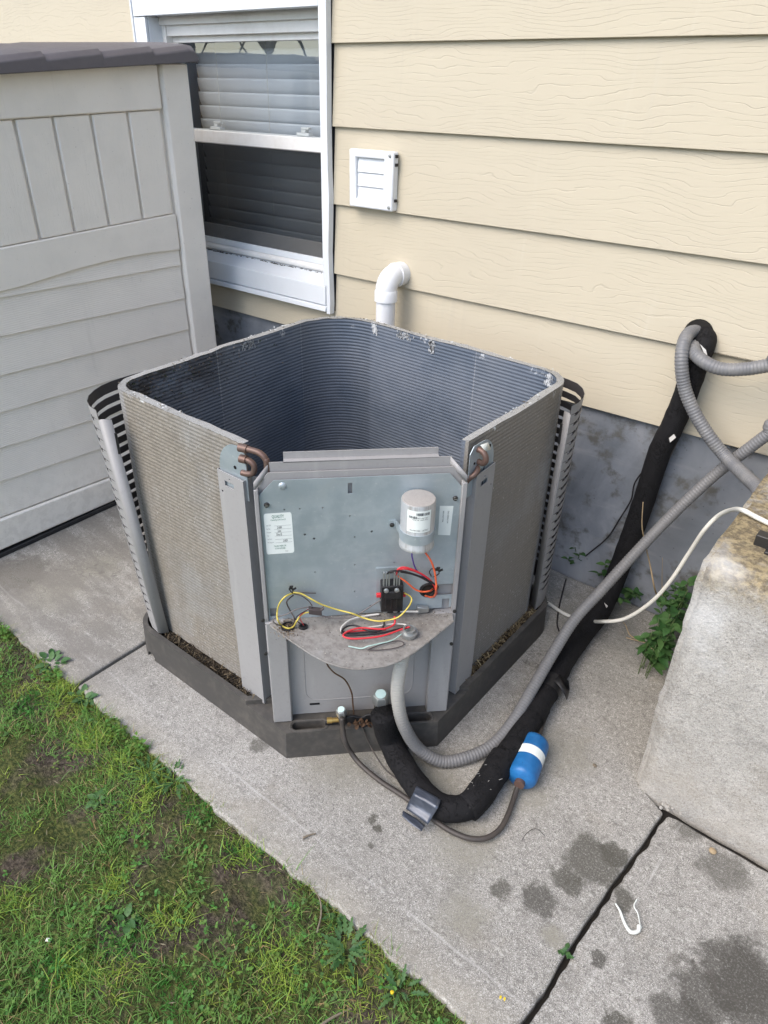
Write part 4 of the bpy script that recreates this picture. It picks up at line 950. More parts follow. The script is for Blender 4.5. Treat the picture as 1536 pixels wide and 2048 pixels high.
for (ua, ub) in ((U0+.001, U0+.032), (U1-.001, U1-.032)):
    w = MB(); w.add([ch(ua, OF-.012, .712), ch(ub, OF+.011, .742), ch(ub, OF+.011, .760), ch(ua, OF-.008, .728)], [(0, 1, 2, 3)]); o = part(ac, 'panel_wing', w, 'beige'); o.modifiers.new('th', 'SOLIDIFY').thickness = .0015
rr = rrect(-.002, .235, .125, .105, .03); em = MB(); em.tube([ch(a, OF+.0018, b) for a, b in rr + rr[:1]], .0012, 6, cap=False); part(ac, 'panel_embossing', em, 'beige')
# ---- galvanised control panel
OG = .044
gp = MB().prism([(-.1955, .388), (.197, .398), (.1975, .702), (.172, .732), (-.166, .730), (-.1955, .698)], OG, OG+.0016, chp)
def cutbox(u0, u1, z0, z1): return MB().prism([(u0, z0), (u1, z0), (u1, z1), (u0, z1)], OG-.02, OG+.02, chp)
def cutcyl(u, z, r, n=16): return MB().prism([(u+r*math.cos(2*math.pi*k/n), z+r*math.sin(2*math.pi*k/n)) for k in range(n)], OG-.02, OG+.0035, chp)
def uz(t): return (t[0], t[2])
cuts = [cutbox(*(-0.0256,-0.0173,0.6954,0.7186))]
hb = MB()
for (u, _, z) in [(-0.1492,0.044,0.6647),(-0.1192,0.044,0.665),(-0.0752,0.044,0.6649),(-0.022,0.044,0.6437),(-0.0125,0.044,0.5929),(-0.0126,0.044,0.5238),(-0.0131,0.044,0.4541),(0.069,0.044,0.525),(-0.0945,0.044,0.5099)]: cuts.append(cutcyl(u, z, .0017, 8))
for (u, _, z) in [(-0.1115,0.044,0.6042),(0.0216,0.044,0.6045),(0.0207,0.044,0.4123),(-0.0938,0.044,0.5933)]: cuts.append(cutcyl(u, z, .0026, 10))
hu, _, hz = (0.1443,0.044,0.4477)
cuts.append(cutcyl(hu, hz, .0185, 22))
cuts.append(cutbox(*(0.1635,0.20650000000000002,0.4325,0.4618)))
tb = (0.1763,0.1922,0.3965,0.4216)
cuts.append(cutbox(*tb))
tb2 = (-0.1922,-0.1784,0.3986,0.4202)
cuts.append(cutbox(*tb2))
part(ac, 'control_panel', boolean(gp, cuts), 'galv', sharp=30)
dk = MB(); dk.prism([(hu-.016, hz-.016), (hu+.016, hz-.016), (hu+.016, hz+.016), (hu-.016, hz+.016)], OG+.0018, OG+.0019, chp)
part(ac, 'wire_grommet', MB().tube([ch(hu+.0165*math.cos(a), OG, hz+.0165*math.sin(a)) for a in [math.radians(15*k) for k in range(25)]], .003, 8, cap=False), 'black')
part(ac, 'wire_opening', dk, 'gap')
for (x, y, r) in ((*(-0.182,0.6773), .0052), (*(0.1863,0.6756), .0052)):
    s_ = MB().lathe([(r, 0), (r, .003), (r*.7, .005), (r*.2, .0052)], ch(x, OG, y), NN, 14); o = part(ac, 'screw', s_, 'screwhead')
    q = MB().fbox(ch(x, OG-.0052, y), (TT, Vector((0, 0, 1)), NN), (r*.6, r*.14, .0005)); part(ac, 'screw_slot', q, 'steel', o)
dm = MB().lathe([(.008, 0), (.0065, .002), (.003, .0032)], ch(*(-0.1497,0.044,0.7173)), NN, 16); part(ac, 'panel_dimple', dm, 'galv')
for (u, o_, z) in [(-0.2077,0.035,0.3999),(0.2026,0.035,0.3957),(-0.2079,0.03,0.3051),(0.2024,0.03,0.3016)]:
    part(ac, 'screw', MB().lathe([(.004, 0), (.004, .003), (.001, .004)], ch(u, OF-.018, z), NN, 10), 'screwhead')
# ---- dusty tray under it
tr = [(Vector((x, y, 0))-P0) for x, y, z in [(-0.9068,0.776,0.392),(-0.8437,0.7706,0.392),(-0.7846,0.7683,0.392),(-0.7461,0.7709,0.392),(-0.714,0.7797,0.392),(-0.691,0.7909,0.392),(-0.6722,0.8067,0.392),(-0.6468,0.8379,0.392),(-0.6335,0.8692,0.392),(-0.6261,0.9093,0.392),(-0.6193,1.0378,0.392)]]
tr = [(v.dot(TT), -v.dot(NN)) for v in tr]
tp = [(-.198, OG+.004)] + tr + [(.2, OG+.004)]
tb_ = MB().prism(tp, .3875, .3895, lambda a, b, d: tuple(ch(a, b, d)))
part(ac, 'wiring_tray', tb_, 'tray')
lip = MB().tube([ch(a, b, .3885) for a, b in tr], .0022, 6); part(ac, 'tray_lip', lip, 'tray')
# ---- capacitor with its strap
cu_, _, zc0 = (0.107,0.006,0.5957); _, _, zc1 = (0.1071,0.006,0.7021)
CR, CO = .0335, OG-.0365
CAPTOP = zc1 - ac.p0.z
cc = ch(cu_, CO, 0)
can = MB().lathe([(CR-.003, zc0-.001), (CR+.0015, zc0), (CR+.0015, zc0+.006), (CR, zc0+.008), (CR, zc1-.003), (CR-.0015, zc1-.0006), (CR-.004, zc1)], cc, (0, 0, 1), 36)
cap = part(ac, 'capacitor', can, 'capacitor', sharp=40)
zs = zc0+.018
stp = MB().lathe([(CR+.0002, zs), (CR+.0014, zs), (CR+.0014, zs+.022), (CR+.0002, zs+.022)], cc, (0, 0, 1), 36); part(ac, 'strap', stp, 'galv', cap)
lu, _, lz = (0.0617,0.044,0.6201)
tabm = MB().prism([(lu-.006, lz-.008), (lu+.008, lz-.008), (lu+.008, lz+.010), (lu-.006, lz+.010)], OG-.0015, OG-.0002, chp)
tabm.add([ch(lu+.008, OG-.0008, lz-.008), ch(lu+.008, OG-.0008, lz+.010), ch(cu_-CR+.0005, CO+.008, zs+.024), ch(cu_-CR+.0005, CO+.008, zs)], [(0, 1, 2, 3)])
part(ac, 'strap_bracket', tabm, 'galv', cap); part(ac, 'screw', MB().lathe([(.0045, 0), (.0045, .003), (.002, .0045)], ch(lu, OG-.0015, lz), NN, 12), 'screwhead', cap)
vd = Vector((.60, -.80, 0)).normalized(); sdv = Vector((-vd.y, vd.x, 0))
if sdv.dot(TT) < 0: sdv = -sdv
def capw(r): 
    def fn(a, b):      # a along the girth, b up
        t = a/CR; return tuple(cc + (vd*math.cos(t) + sdv*math.sin(t))*(CR+r) + Vector((0, 0, b)))
    return fn
lm = MB(); g0 = capw(.0004); lz0, lz1 = zs+.030, zc1-.010
for k in range(10):
    a0, a1 = -.022+.048*k/10, -.022+.048*(k+1)/10; lm.add([g0(a0, lz0), g0(a1, lz0), g0(a1, lz1), g0(a0, lz1)], [(0, 1, 2, 3)])
clab = part(ac, 'printed_label', lm, 'paper', cap)
g1 = capw(.0007)
def bars(fn, a0, a1, b0, b1, n, seed):
    r = random.Random(seed); b = MB(); x = a0
    while x < a1:
        w = r.choice((.0004, .0007, .0011)); b.add([fn(x, b0), fn(x+w, b0), fn(x+w, b1), fn(x, b1)], [(0, 1, 2, 3)]); x += w + r.choice((.0004, .0006, .001))
    return b
part(ac, 'barcode', bars(g1, -.004, .021, lz1-.010, lz1-.004, 0, 1), 'inkblack', cap); part(ac, 'barcode', bars(g1, -.018, -.003, lz1-.017, lz1-.0115, 0, 2), 'inkblack', cap)
for (t, sz_, a, b_) in (('40+5 MFD  440 VAC', .0034, .004, lz1-.0165), ('50/60 Hz  10000 AFC', .0034, .004, lz1-.0205), ('PROTECTED  CE', .0038, -.002, lz0+.0035), ('CRC', .0050, .0165, lz0+.0035)):
    text_mesh(t, sz_, lambda x, y, a=a, b_=b_: g1(a+x, b_+y), 'inkblack', 'printed_text', ac, cap)
# ---- paper labels
def quad_label(c00, c10, c11, c01, o_):
    "bilinear map of the unit square onto a tilted label; corners in (u, z)"
    def fn(a, b):
        u = (c00[0]*(1-a)+c10[0]*a)*(1-b) + (c01[0]*(1-a)+c11[0]*a)*b; z = (c00[1]*(1-a)+c10[1]*a)*(1-b) + (c01[1]*(1-a)+c11[1]*a)*b
        return tuple(ch(u, o_, z))
    return fn
qc = [(-0.1893,0.5597),(-0.1342,0.5619),(-0.1357,0.6584),(-0.1895,0.6568)]
ql = quad_label(*qc, OG-.0004); b = MB(); ring = rrect(.5, .5, .5, .5, .07, 4); b.add([ql(a, c) for a, c in ring], [tuple(range(len(ring)))])
lab = part(ac, 'inspection_label', b, 'paper', label='white inspection label headed QUALITY')
q1 = quad_label(*qc, OG-.0009)
def lt(t, size, a, c, m='inkgreen', al='CENTER', sx=.78): text_mesh(t, size, lambda x, y: q1(a+x, c+y), m, 'printed_text', ac, lab, al, sx)
lt('QUALITY', .105, .5, .885, sx=1.0); lt('Is Something To Be Proud Of', .05, .5, .825, sx=.9)
for k, t in enumerate(('LEAK TEST', 'Run Test', 'Evacuation', 'Time', 'Unit Check', 'Final Inspection')):
    lt(t, .048, .06, .70-.083*k, 'inkgrey', 'LEFT')
    ln_ = MB(); ln_.add([q1(.34, .695-.083*k), q1(.95, .695-.083*k), q1(.95, .700-.083*k), q1(.34, .700-.083*k)], [(0, 1, 2, 3)]); part(ac, 'rule', ln_, 'inkgrey', lab)
for (t, a, c) in (('21684', .44, .625), ('Lino', .46, .542), ('Dino B', .40, .458), ('21829', .62, .295)): lt(t, .085, a, c, 'inkblack', 'LEFT', .8)
lt('THE NEXT INSPECTOR', .055, .5, .18); lt('IS OUR CUSTOMER', .055, .5, .12); lt('90-10-4', .045, .72, .045, 'inkgrey', sx=.7)
qc2 = [(0.1567,0.5897),(0.182,0.587),(0.184,0.6574),(0.1565,0.6591)]
ql = quad_label(*qc2, OG-.0004); b = MB(); b.add([ql(0, 0), ql(1, 0), ql(1, 1), ql(0, 1)], [(0, 1, 2, 3)]); lab2 = part(ac, 'serial_label', b, 'paper')
q2 = quad_label(*qc2, OG-.0009)
text_mesh('DS1240A/1M', .125, lambda x, y: q2(.62+y*1.25, .84-x*.62), 'inkblack', 'printed_text', ac, lab2, 'LEFT'); text_mesh('400163271506', .105, lambda x, y: q2(.26+y*1.25, .84-x*.62), 'inkblack', 'printed_text', ac, lab2, 'LEFT')
# ---- contactor
ku, _, kz = (0.0624,0.02,0.4558)
def kb(b, u0, u1, z0, z1, o0, o1): return b.prism([(ku+u0*1.15, kz+z0*1.25), (ku+u1*1.15, kz+z0*1.25), (ku+u1*1.15, kz+z1*1.25), (ku+u0*1.15, kz+z1*1.25)], OG-o1, OG-o0, chp)
ct = part(ac, 'contactor', kb(kb(kb(MB(), -.019, .021, -.030, .024, .002, .030), -.015, .017, -.040, -.028, .002, .020), -.013, .016, .0, .016, .028, .036), 'black', bevel=.002)
part(ac, 'mounting_plate', kb(MB(), -.027, .026, -.044, .046, .0003, .0018), 'galv', ct)
for u in (-.011, .008):
    part(ac, 'terminal_screw', MB().lathe([(.0052, 0), (.0052, .003), (.003, .0045)], ch(ku+u*1.15, OG-.034, kz+.024), NN, 12), 'steel', ct)
    part(ac, 'terminal_screw', MB().lathe([(.0048, 0), (.0048, .003), (.003, .0045)], ch(ku+u*1.15, OG-.021, kz-.042), NN, 12), 'steel', ct)
for i, u in enumerate((-.015, -.010, -.0055, .004, .0085, .013)):
    t = MB(); t.fbox(ch(ku+u*1.15, OG-.024, kz+.046), (TT + Vector((0, 0, .12*(-1)**i)), Vector((0, 0, 1)), NN), (.0014, .017, .0034)); part(ac, 'spade_terminal', t, 'steel', ct)
for (u, z) in ((-.025, -.002), (.025, -.004)):
    t = MB(); t.fbox(ch(ku+u, OG-.016, kz+z), (TT, Vector((0, 0, 1)), NN), (.006, .004, .004)); part(ac, 'coil_terminal', t, 'red', ct, bevel=.001)
for u in (-.012, -.002, .008): part(ac, 'contact_rib', kb(MB(), u, u+.0022, -.022, -.002, .029, .033), 'black', ct)
# ground lug and conduit fitting
gu, _, gz = (0.1289,0.03,0.4011)
part(ac, 'ground_lug', MB().prism([(gu-.008, gz-.009), (gu+.018, gz-.006), (gu+.018, gz+.006), (gu-.008, gz+.010)], OG-.012, OG-.001, chp), 'steel', bevel=.002)
fx, fy, fz = (-0.664,0.9387,0.4)
fit = MB().lathe([(.016, .002), (.016, .008), (.0185, .009), (.0185, .013), (.0135, .0135), (.0135, .020), (.0105, .020), (.0105, .004)], (fx, fy, .389), (0, 0, 1), 12); part(ac, 'conduit_fitting', fit, 'steel', sharp=30)
for (x, y, r) in ((-0.8747,0.7947,0.0125), (-0.8498,0.8158,0.0075)):
    g = MB().lathe([(r, 0), (r+.002, .001), (r+.002, .004), (r-.001, .005), (r-.0015, .001)], (x, y, .3895), (0, 0, 1), 18); part(ac, 'grommet', g, 'black')
# ---- wires
def wire(m, pts, r=.0015, n=10): return part(ac, m[0], MB().tube(smooth(pts, n), r, 8), m[1], sharp=180)
YW, RW, OW, PW, BW, NW, GW, WW, LW = (('wire', 'yellow'), ('wire', 'red'), ('wire', 'orange'), ('wire', 'purple'), ('wire', 'blackw'), ('wire', 'brownw'), ('wire', 'greyw'), ('wire', 'whitew'), ('wire', 'greenw'))
wire(YW, [(-0.8776,0.8189,0.4655),(-0.8785,0.7968,0.4689),(-0.8877,0.7876,0.4505),(-0.8918,0.7835,0.4274),(-0.8765,0.7705,0.4246),(-0.8837,0.7859,0.396),(-0.8667,0.7883,0.396),(-0.8624,0.7991,0.396),(-0.8491,0.7979,0.4198),(-0.8506,0.8105,0.4246),(-0.843,0.8182,0.4317),(-0.8374,0.8238,0.4325)], .0017)
wire(YW, [(-0.8781,0.8184,0.4671),(-0.8623,0.8271,0.4664),(-0.8396,0.8356,0.4576),(-0.825,0.8503,0.4421),(-0.8025,0.8728,0.4265),(-0.7753,0.8859,0.4233),(-0.7578,0.9033,0.4092),(-0.728,0.9119,0.4115),(-0.7119,0.928,0.4123),(-0.6959,0.944,0.4198),(-0.6889,0.9651,0.4345),(-0.6838,0.9703,0.4534),(-0.6948,0.9805,0.4521),(-0.7042,0.971,0.4627)], .0017)
wire(PW, [(-0.6899,0.9712,0.5745),(-0.6859,0.9682,0.5625),(-0.685,0.9833,0.525),(-0.6717,1.0036,0.4965),(-0.6616,1.0279,0.4658)])
wire(OW, [(-0.6714,0.9897,0.573),(-0.6534,0.9865,0.561),(-0.6472,0.9927,0.5357),(-0.6438,0.9961,0.5079),(-0.6427,0.9973,0.4891),(-0.6579,1.0174,0.4523),(-0.675,1.0286,0.4311),(-0.6842,1.0194,0.4361)], .0021)
wire(RW, [(-0.7167,0.9586,0.5098),(-0.7102,0.9538,0.5307),(-0.7011,0.9628,0.5352),(-0.6851,0.9788,0.5256),(-0.6673,0.9966,0.507),(-0.6583,1.0099,0.4854),(-0.6537,1.0145,0.4659),(-0.664,1.0255,0.4405),(-0.6794,1.0299,0.4285)], .0019)
wire(RW, [(-0.7203,0.9691,0.5159),(-0.7031,0.9721,0.5248),(-0.6843,0.991,0.5128),(-0.6676,1.0077,0.4926),(-0.6581,1.0172,0.474),(-0.6556,1.0197,0.4569),(-0.6701,1.0334,0.4306)], .0017)
wire(BW, [(-0.7312,0.9441,0.5139),(-0.7205,0.9435,0.5264),(-0.7061,0.9578,0.5265),(-0.6875,0.9765,0.5166),(-0.6671,0.9968,0.5016),(-0.6546,1.0094,0.4871),(-0.654,1.0213,0.4736),(-0.6701,1.042,0.4444)], .0020)
wire(BW, [(-0.7324,0.95,0.5129),(-0.7109,0.9644,0.5174),(-0.6894,0.9859,0.5075),(-0.6702,1.0051,0.4905),(-0.6603,1.015,0.4778),(-0.6744,1.0377,0.448)], .0016)
wire(OW, [(-0.7153,0.96,0.5085),(-0.6993,0.9689,0.4956),(-0.6854,0.9828,0.4748),(-0.6744,0.9938,0.4673),(-0.6658,1.0095,0.4646),(-0.6751,1.0369,0.4498)], .0019)
wire(GW, [(-0.8191,0.8421,0.4214),(-0.8027,0.8612,0.4109),(-0.781,0.883,0.4103),(-0.7712,0.8927,0.4142),(-0.763,0.9123,0.4208),(-0.7456,0.9297,0.44),(-0.7383,0.937,0.4473)], .0015)
wire(GW, [(-0.8408,0.8274,0.443),(-0.8554,0.8057,0.4423),(-0.8707,0.7904,0.4305),(-0.8858,0.7753,0.4238),(-0.8868,0.7672,0.42),(-0.8838,0.7702,0.4108),(-0.8826,0.7868,0.394)], .0013)
wire(NW, [(-0.8776,0.8189,0.4597),(-0.8752,0.8001,0.46),(-0.8766,0.7987,0.4494),(-0.8715,0.8038,0.4274),(-0.8603,0.8008,0.4216),(-0.8605,0.8006,0.4097),(-0.867,0.797,0.394)], .0016)
wire(NW, [(-0.8766,0.8199,0.4634),(-0.8553,0.82,0.4691),(-0.8451,0.8302,0.4546),(-0.8365,0.8317,0.4451)], .0012)
wire(RW, [(-0.8404,0.8236,0.4398),(-0.8491,0.8092,0.4278),(-0.8505,0.8079,0.4195),(-0.85,0.8179,0.393)], .0009); wire(BW, [(-0.8334,0.8306,0.4436),(-0.8479,0.8104,0.433),(-0.8564,0.802,0.4187),(-0.8594,0.8176,0.393),(-0.8483,0.8172,0.393)], .0011)
wire(NW, [(-0.8791,0.8245,0.4632),(-0.8627,0.838,0.4619),(-0.8466,0.8541,0.4596)], .0011)
wire(WW, [(-0.7406,0.9347,0.409),(-0.7627,0.9126,0.4053),(-0.7828,0.8925,0.3984),(-0.7852,0.8694,0.396),(-0.7794,0.8561,0.396),(-0.7682,0.8474,0.396)], .0021)
wire(WW, [(-0.6701,0.9511,0.4),(-0.6863,0.9507,0.4),(-0.7072,0.9345,0.4),(-0.7259,0.9098,0.4),(-0.7463,0.8817,0.4)], .0018)
wire(BW, [(-0.7187,0.9255,0.4133),(-0.7145,0.9165,0.402),(-0.7111,0.9005,0.402),(-0.7309,0.8866,0.402),(-0.7617,0.8796,0.402),(-0.7731,0.8626,0.402),(-0.7671,0.8446,0.402),(-0.7485,0.8503,0.402),(-0.7098,0.8901,0.402),(-0.6868,0.9267,0.402),(-0.6723,0.9507,0.402)], .0021)
wire(BW, [(-0.7722,0.8519,0.398),(-0.7558,0.8586,0.398),(-0.7349,0.8798,0.398),(-0.715,0.8965,0.398)], .0018)
wire(RW, [(-0.7038,0.9404,0.4191),(-0.6997,0.9334,0.404),(-0.7089,0.9066,0.404),(-0.7451,0.8804,0.404),(-0.7592,0.8541,0.404),(-0.7563,0.838,0.404),(-0.7351,0.846,0.404),(-0.6979,0.8872,0.404),(-0.6776,0.933,0.404),(-0.6697,0.9484,0.404)], .0020)
wire(RW, [(-0.7655,0.8483,0.397),(-0.7594,0.8627,0.397),(-0.7345,0.891,0.397),(-0.7067,0.9159,0.397)], .0018)
wire(LW, [(-0.6723,0.9434,0.4),(-0.6724,0.9174,0.4),(-0.6757,0.8948,0.4),(-0.6893,0.8708,0.4),(-0.7012,0.8511,0.4),(-0.7124,0.8419,0.394),(-0.736,0.8303,0.394)], .0013)
wire(NW, [(-0.6993,0.8489,0.394),(-0.687,0.8799,0.394),(-0.6706,0.9063,0.394),(-0.6578,0.9115,0.394),(-0.653,0.9016,0.394),(-0.6645,0.8809,0.394),(-0.6841,0.8589,0.394),(-0.7,0.8469,0.394)], .0011)
wire(NW, [(-0.775,0.9215,0.3937),(-0.7614,0.9351,0.3943),(-0.7477,0.9488,0.393)], .0016); wire(WW, [(-0.7087,0.9666,0.4127),(-0.6951,0.9802,0.4114),(-0.6814,0.9938,0.41)], .0021)
for s in ([(-0.8755,0.8139,0.4696),(-0.8664,0.8089,0.485),(-0.8693,0.8059,0.4909),(-0.872,0.8032,0.4884),(-0.8741,0.8125,0.4716)], [(-0.6653,1.01,0.503),(-0.6571,0.9899,0.5291),(-0.6541,0.9929,0.5368),(-0.6469,1.0001,0.535),(-0.6404,0.9996,0.5283),(-0.6612,1.0141,0.5015)]): part(ac, 'cable_tie', MB().tube(smooth(s, 6), .0013, 6), 'black', sharp=180)
for (p, d) in ((-0.8656,0.8026,0.4958), (0, 0)), ((-0.6431,0.9982,0.5391), (0, 0)):
    part(ac, 'cable_tie_head', MB().fbox(p, (TT, Vector((.3, 0, 1)), NN), (.0035, .0045, .002)).fbox(Vector(p)+TT*.006+Vector((0, 0, -.004)), (TT+Vector((0, 0, .5)), Vector((-.3, 0, 1)), NN), (.005, .0015, .0015)), 'black')
pc = (-0.8304,0.8336,0.4335); pg = MB().fbox(pc, (TT+Vector((0, 0, -.25)), Vector((0, 0, 1)), NN), (.014, .007, .006)); pg.fbox(Vector(pc)+TT*.014+Vector((0, 0, .004)), (TT+Vector((0, 0, .9)), Vector((0, 0, 1)), NN), (.006, .003, .004)); part(ac, 'wire_connector', pg, 'brownw', bevel=.0015)
dl = MB(); dc = []
def speck(c, r, v):
    a = random.uniform(0, 6.28); b0 = len(dl.v); dl.add([(c[0]+r*math.cos(a+q)*random.uniform(.5, 1), c[1]+r*math.sin(a+q)*random.uniform(.5, 1), c[2]+random.uniform(0, r*.6)) for q in (0, 1.6, 3.1, 4.7)], [(0, 1, 2, 3)]); dc.extend([(*v, 1)]*4)
for k in range(420):
    u = random.uniform(-.19, .19); lo_ = OG; hi_ = -.12*max(0, 1-(abs(u)/.2)**2)
    o_ = random.uniform(hi_*.96, lo_) if random.random() < .6 else lo_-abs(random.gauss(0, .012)); speck(ch(u, o_, .3905), random.uniform(.0006, .002), random.choice(((.08, .07, .06), (.12, .105, .085), (.22, .2, .17), (.4, .37, .32))))
for k in range(200):
    x, y = random.gauss(-0.874, .016), random.gauss(0.7939, .016); speck((x, y, .391), random.uniform(.001, .003), random.choice(((.05, .036, .025), (.13, .09, .055), (.25, .2, .14))))
dl.v = [(x-ac.p0.x, y-ac.p0.y, z-ac.p0.z) for x, y, z in dl.v]; dme = dl.mesh('dust_bits', mat('litter')); color_attr(dme, dc); part(ac, 'dust_bits', dme, None, kind='stuff')
# ---- coil end plates and copper stubs
def end_plate(c0, c1, zt, rr_, flip, holes):
    "upright sheet from c0 to c1 (plan), its outer top corner rounded off"
    c0, c1 = Vector((*c0, 0)), Vector((*c1, 0)); d = c1-c0; L_ = d.length; d.normalize(); nrm = Vector((d.y, -d.x, 0))
    if nrm.dot(NN) < 0: nrm = -nrm
    prof = [(0, .655)] + [(rr_*(1-math.cos(math.radians(a))), zt-rr_*1.25+rr_*1.25*math.sin(math.radians(a))) for a in range(0, 91, 10)] + [(L_-.012, zt), (L_, zt-.014), (L_, .655)]
    b = MB(); b.prism(prof, -.0007, .0007, lambda a, z, t: tuple(c0+d*a+nrm*t+Vector((0, 0, z)))); o = part(ac, 'end_plate', b, 'galv', sharp=30)
    for (a, z, r) in holes: part(ac, 'plate_hole', MB().lathe([(r, 0), (r, .0006)], c0+d*a+nrm*.0008+Vector((0, 0, z)), nrm, 12), 'hole', o)
    return c0, d, nrm
eL, dL, nL = end_plate((-1.052, .8035), (-.974, .8060), .772, .052, False, ((.046, .722, .004),))
eR, dR, nR = end_plate((-.6515, 1.190), (-.6535, 1.100), .768, .045, False, ((.040, .722, .0042), (.072, .728, .0028), (.074, .700, .0026), (.02, .748, .004)))
part(ac, 'plate_fold', MB().tube([eR+dR*.034+nR*.001+Vector((0, 0, z)) for z in (.10, .74)], .0008, 6), 'hole')
def plL(a, o, z): return tuple(eL+dL*a+nL*o+Vector((0, 0, z)))
def plR(a, o, z): return tuple(eR+dR*a+nR*o+Vector((0, 0, z)))
def cop(pts, r, n=8, m='copper'): return part(ac, 'copper_tube', MB().tube(smooth(pts, n), r, 12), m, sharp=180)
A0, A1_ = Vector((-0.9746,0.8,0.777)), Vector((-0.9747,0.8,0.7533))
R1 = Vector((1, .28, 0)).normalized(); zz_ = Vector((0, 0, 1))
cop([A0-R1*.006, A0+R1*.024, A0+R1*.040+zz_*-.003, A0+R1*.050+zz_*-.012, A0+R1*.053+zz_*-.03, A0+R1*.054+zz_*-.16], .0062)
part(ac, 'tube_collar', MB().tube([A0-R1*.006, A0+R1*.012], .0085, 12), 'copper')
cop([A1_-R1*.006, A1_+R1*.010, A1_+R1*.021+zz_*-.005, A1_+R1*.024+zz_*-.015, A1_+R1*.019+zz_*-.027, A1_+R1*.006+zz_*-.031, A1_-R1*.006+zz_*-.031], .0060)
part(ac, 'tube_collar', MB().tube([A1_-R1*.006, A1_+R1*.008], .0085, 12), 'copper')
cop([plR(.064, -.004, .757), plR(.064, .012, .755), plR(.064, .020, .746), plR(.063, .020, .736), plR(.060, .012, .728), plR(.058, -.004, .727)], .0062)
cop([plR(.058, -.004, .715), plR(.066, .006, .713), plR(.078, .006, .706), plR(.086, -.002, .696), plR(.090, -.012, .67)], .0058)
tp_ = MB(); tp_.add([plR(.072, .010, .772), plR(.046, .010, .768), plR(.040, .014, .752), plR(.062, .016, .757)], [(0, 1, 2, 3)]); o = part(ac, 'torn_foil', tp_, 'chalk'); o.modifiers.new('th', 'SOLIDIFY').thickness = .002
cr_ = MB().tube([(-1.20+.010*math.cos(a), 1.542-.0, .38+.010*math.sin(a)) for a in [k*.35 for k in range(40)]], .0012, 6); part(ac, 'wire_coil', cr_, 'steel')
# ---- service valves on the deck
def valve(c, r, h, hexr, capm, name='service_valve'):
    c = Vector(c); up = Vector((.06, -.14, 1)).normalized(); b = MB().lathe([(r, 0), (r, h)], c, up, 16); v = part(ac, name, b, 'copperdark', sharp=30)
    q = MB().lathe([(hexr, 0), (hexr, hexr*1.2), (hexr*.82, hexr*1.5)], c+up*h, up, 6, False); part(ac, 'hex_cap', q, 'steel', v, bevel=.0008)
    part(ac, 'sticker', MB().lathe([(hexr*.60, 0), (hexr*.60, .0012)], c+up*(h+hexr*1.5), up, 18), 'capdot', v)
    return v, up
v1p = (-0.0444,0.03,0.0982); v1 = ch(v1p[0], .015, .100); v2p = (0.0483,0.03,0.1311); v2 = ch(v2p[0], .022, .110)
va, up = valve(v1 + Vector((0, 0, -.008)), .009, .030, .0130, 'x'); vb, up = valve(v2 + Vector((0, 0, -.012)), .0165, .052, .0205, 'x')
part(ac, 'valve_body', MB().tube([v1+NN*(-.02)+Vector((0, 0, .004)), v1+NN*(-.002)+Vector((0, 0, .008))], .012, 14), 'black', va)
part(ac, 'service_port', MB().tube([v1-TT*.004, v1-TT*.034], .0058, 12).tube([v1-TT*.024, v1-TT*.036], .0075, 12), 'brass', va)
part(ac, 'service_port', MB().tube([v2+TT*.01+Vector((0, 0, .014)), v2+TT*.045+Vector((0, 0, .014))], .0065, 12).tube([v2+TT*.036+Vector((0, 0, .014)), v2+TT*.052+Vector((0, 0, .014))], .0085, 12), 'black', vb)
part(ac, 'valve_bracket', MB().prism([(-.085, .086), (.075, .086), (.075, .097), (.055, .112), (.012, .112), (.0, .104), (-.02, .112), (-.05, .104), (-.085, .096)], .012, .018, chp), 'black', bevel=.002)
rb = MB()
for k in range(26):
    c = ch(random.gauss(.0, .016), random.uniform(-.006, .012), .092+random.uniform(0, .014)); r = random.uniform(.003, .007); rb.lathe([(r*.7, 0), (r, r*.15), (r*.5, r*.3)], c, (random.uniform(-1, 1), random.uniform(-1, 1), 1), 7)
part(ac, 'rust_flakes', rb, 'rust', kind='stuff')
part(ac, 'capillary_tube', MB().tube(smooth([(-0.8376,0.866,0.2791),(-0.8341,0.8695,0.2514),(-0.8207,0.8758,0.232),(-0.8033,0.8932,0.2064),(-0.7896,0.8998,0.1703),(-0.7873,0.9022,0.1292),(-0.7791,0.8962,0.1032)], 8), .0019, 8), 'rust', sharp=180)
part(ac, 'capillary_tube', MB().tube(smooth([(-0.7569,0.8901,0.1025),(-0.7469,0.8945,0.0773),(-0.7315,0.8985,0.0369),(-0.704,0.8875,0.03),(-0.6687,0.8813,0.015),(-0.6254,0.8782,0.015)], 8), .0018, 8), 'copperdark', sharp=180)
part(ac, 'knockout_slot', MB().prism(rrect(-0.1071, .118, .012, .0032, .002, 3), OF+.0015, OF+.0018, chp), 'hole')
# leaf litter caught between the pan and the coil
db = MB(); dcol = []
def trough_pts(): 
    if random.random() < .55: return random.uniform(-1.40, -1.0), random.uniform(.786, .818)
    return random.uniform(-.662, -.643), random.uniform(1.15, 1.58)
g = MB()
for seg in range(2):
    n1_, n2_ = 90, 8; b0 = len(g.v)
    for i in range(n1_+1):
        for j in range(n2_+1):
            t, w = i/n1_, j/n2_
            x, y = (-1.435+.45*t, .784+.036*w) if seg == 0 else (-.664+.023*w, 1.10+.50*t)
            h = .066 + .018*fbm(x*1.0, y, 22, 4+seg) + .018*w*(1 if seg == 0 else 0) + .016*(1-w)*(seg == 1) + .012*abs(fbm(x, y, 70, 2)); g.v.append((x, y, min(h, .104)))
    g.f += [(b0+i*(n2_+1)+j, b0+(i+1)*(n2_+1)+j, b0+(i+1)*(n2_+1)+j+1, b0+i*(n2_+1)+j+1) for i in range(n1_) for j in range(n2_)]
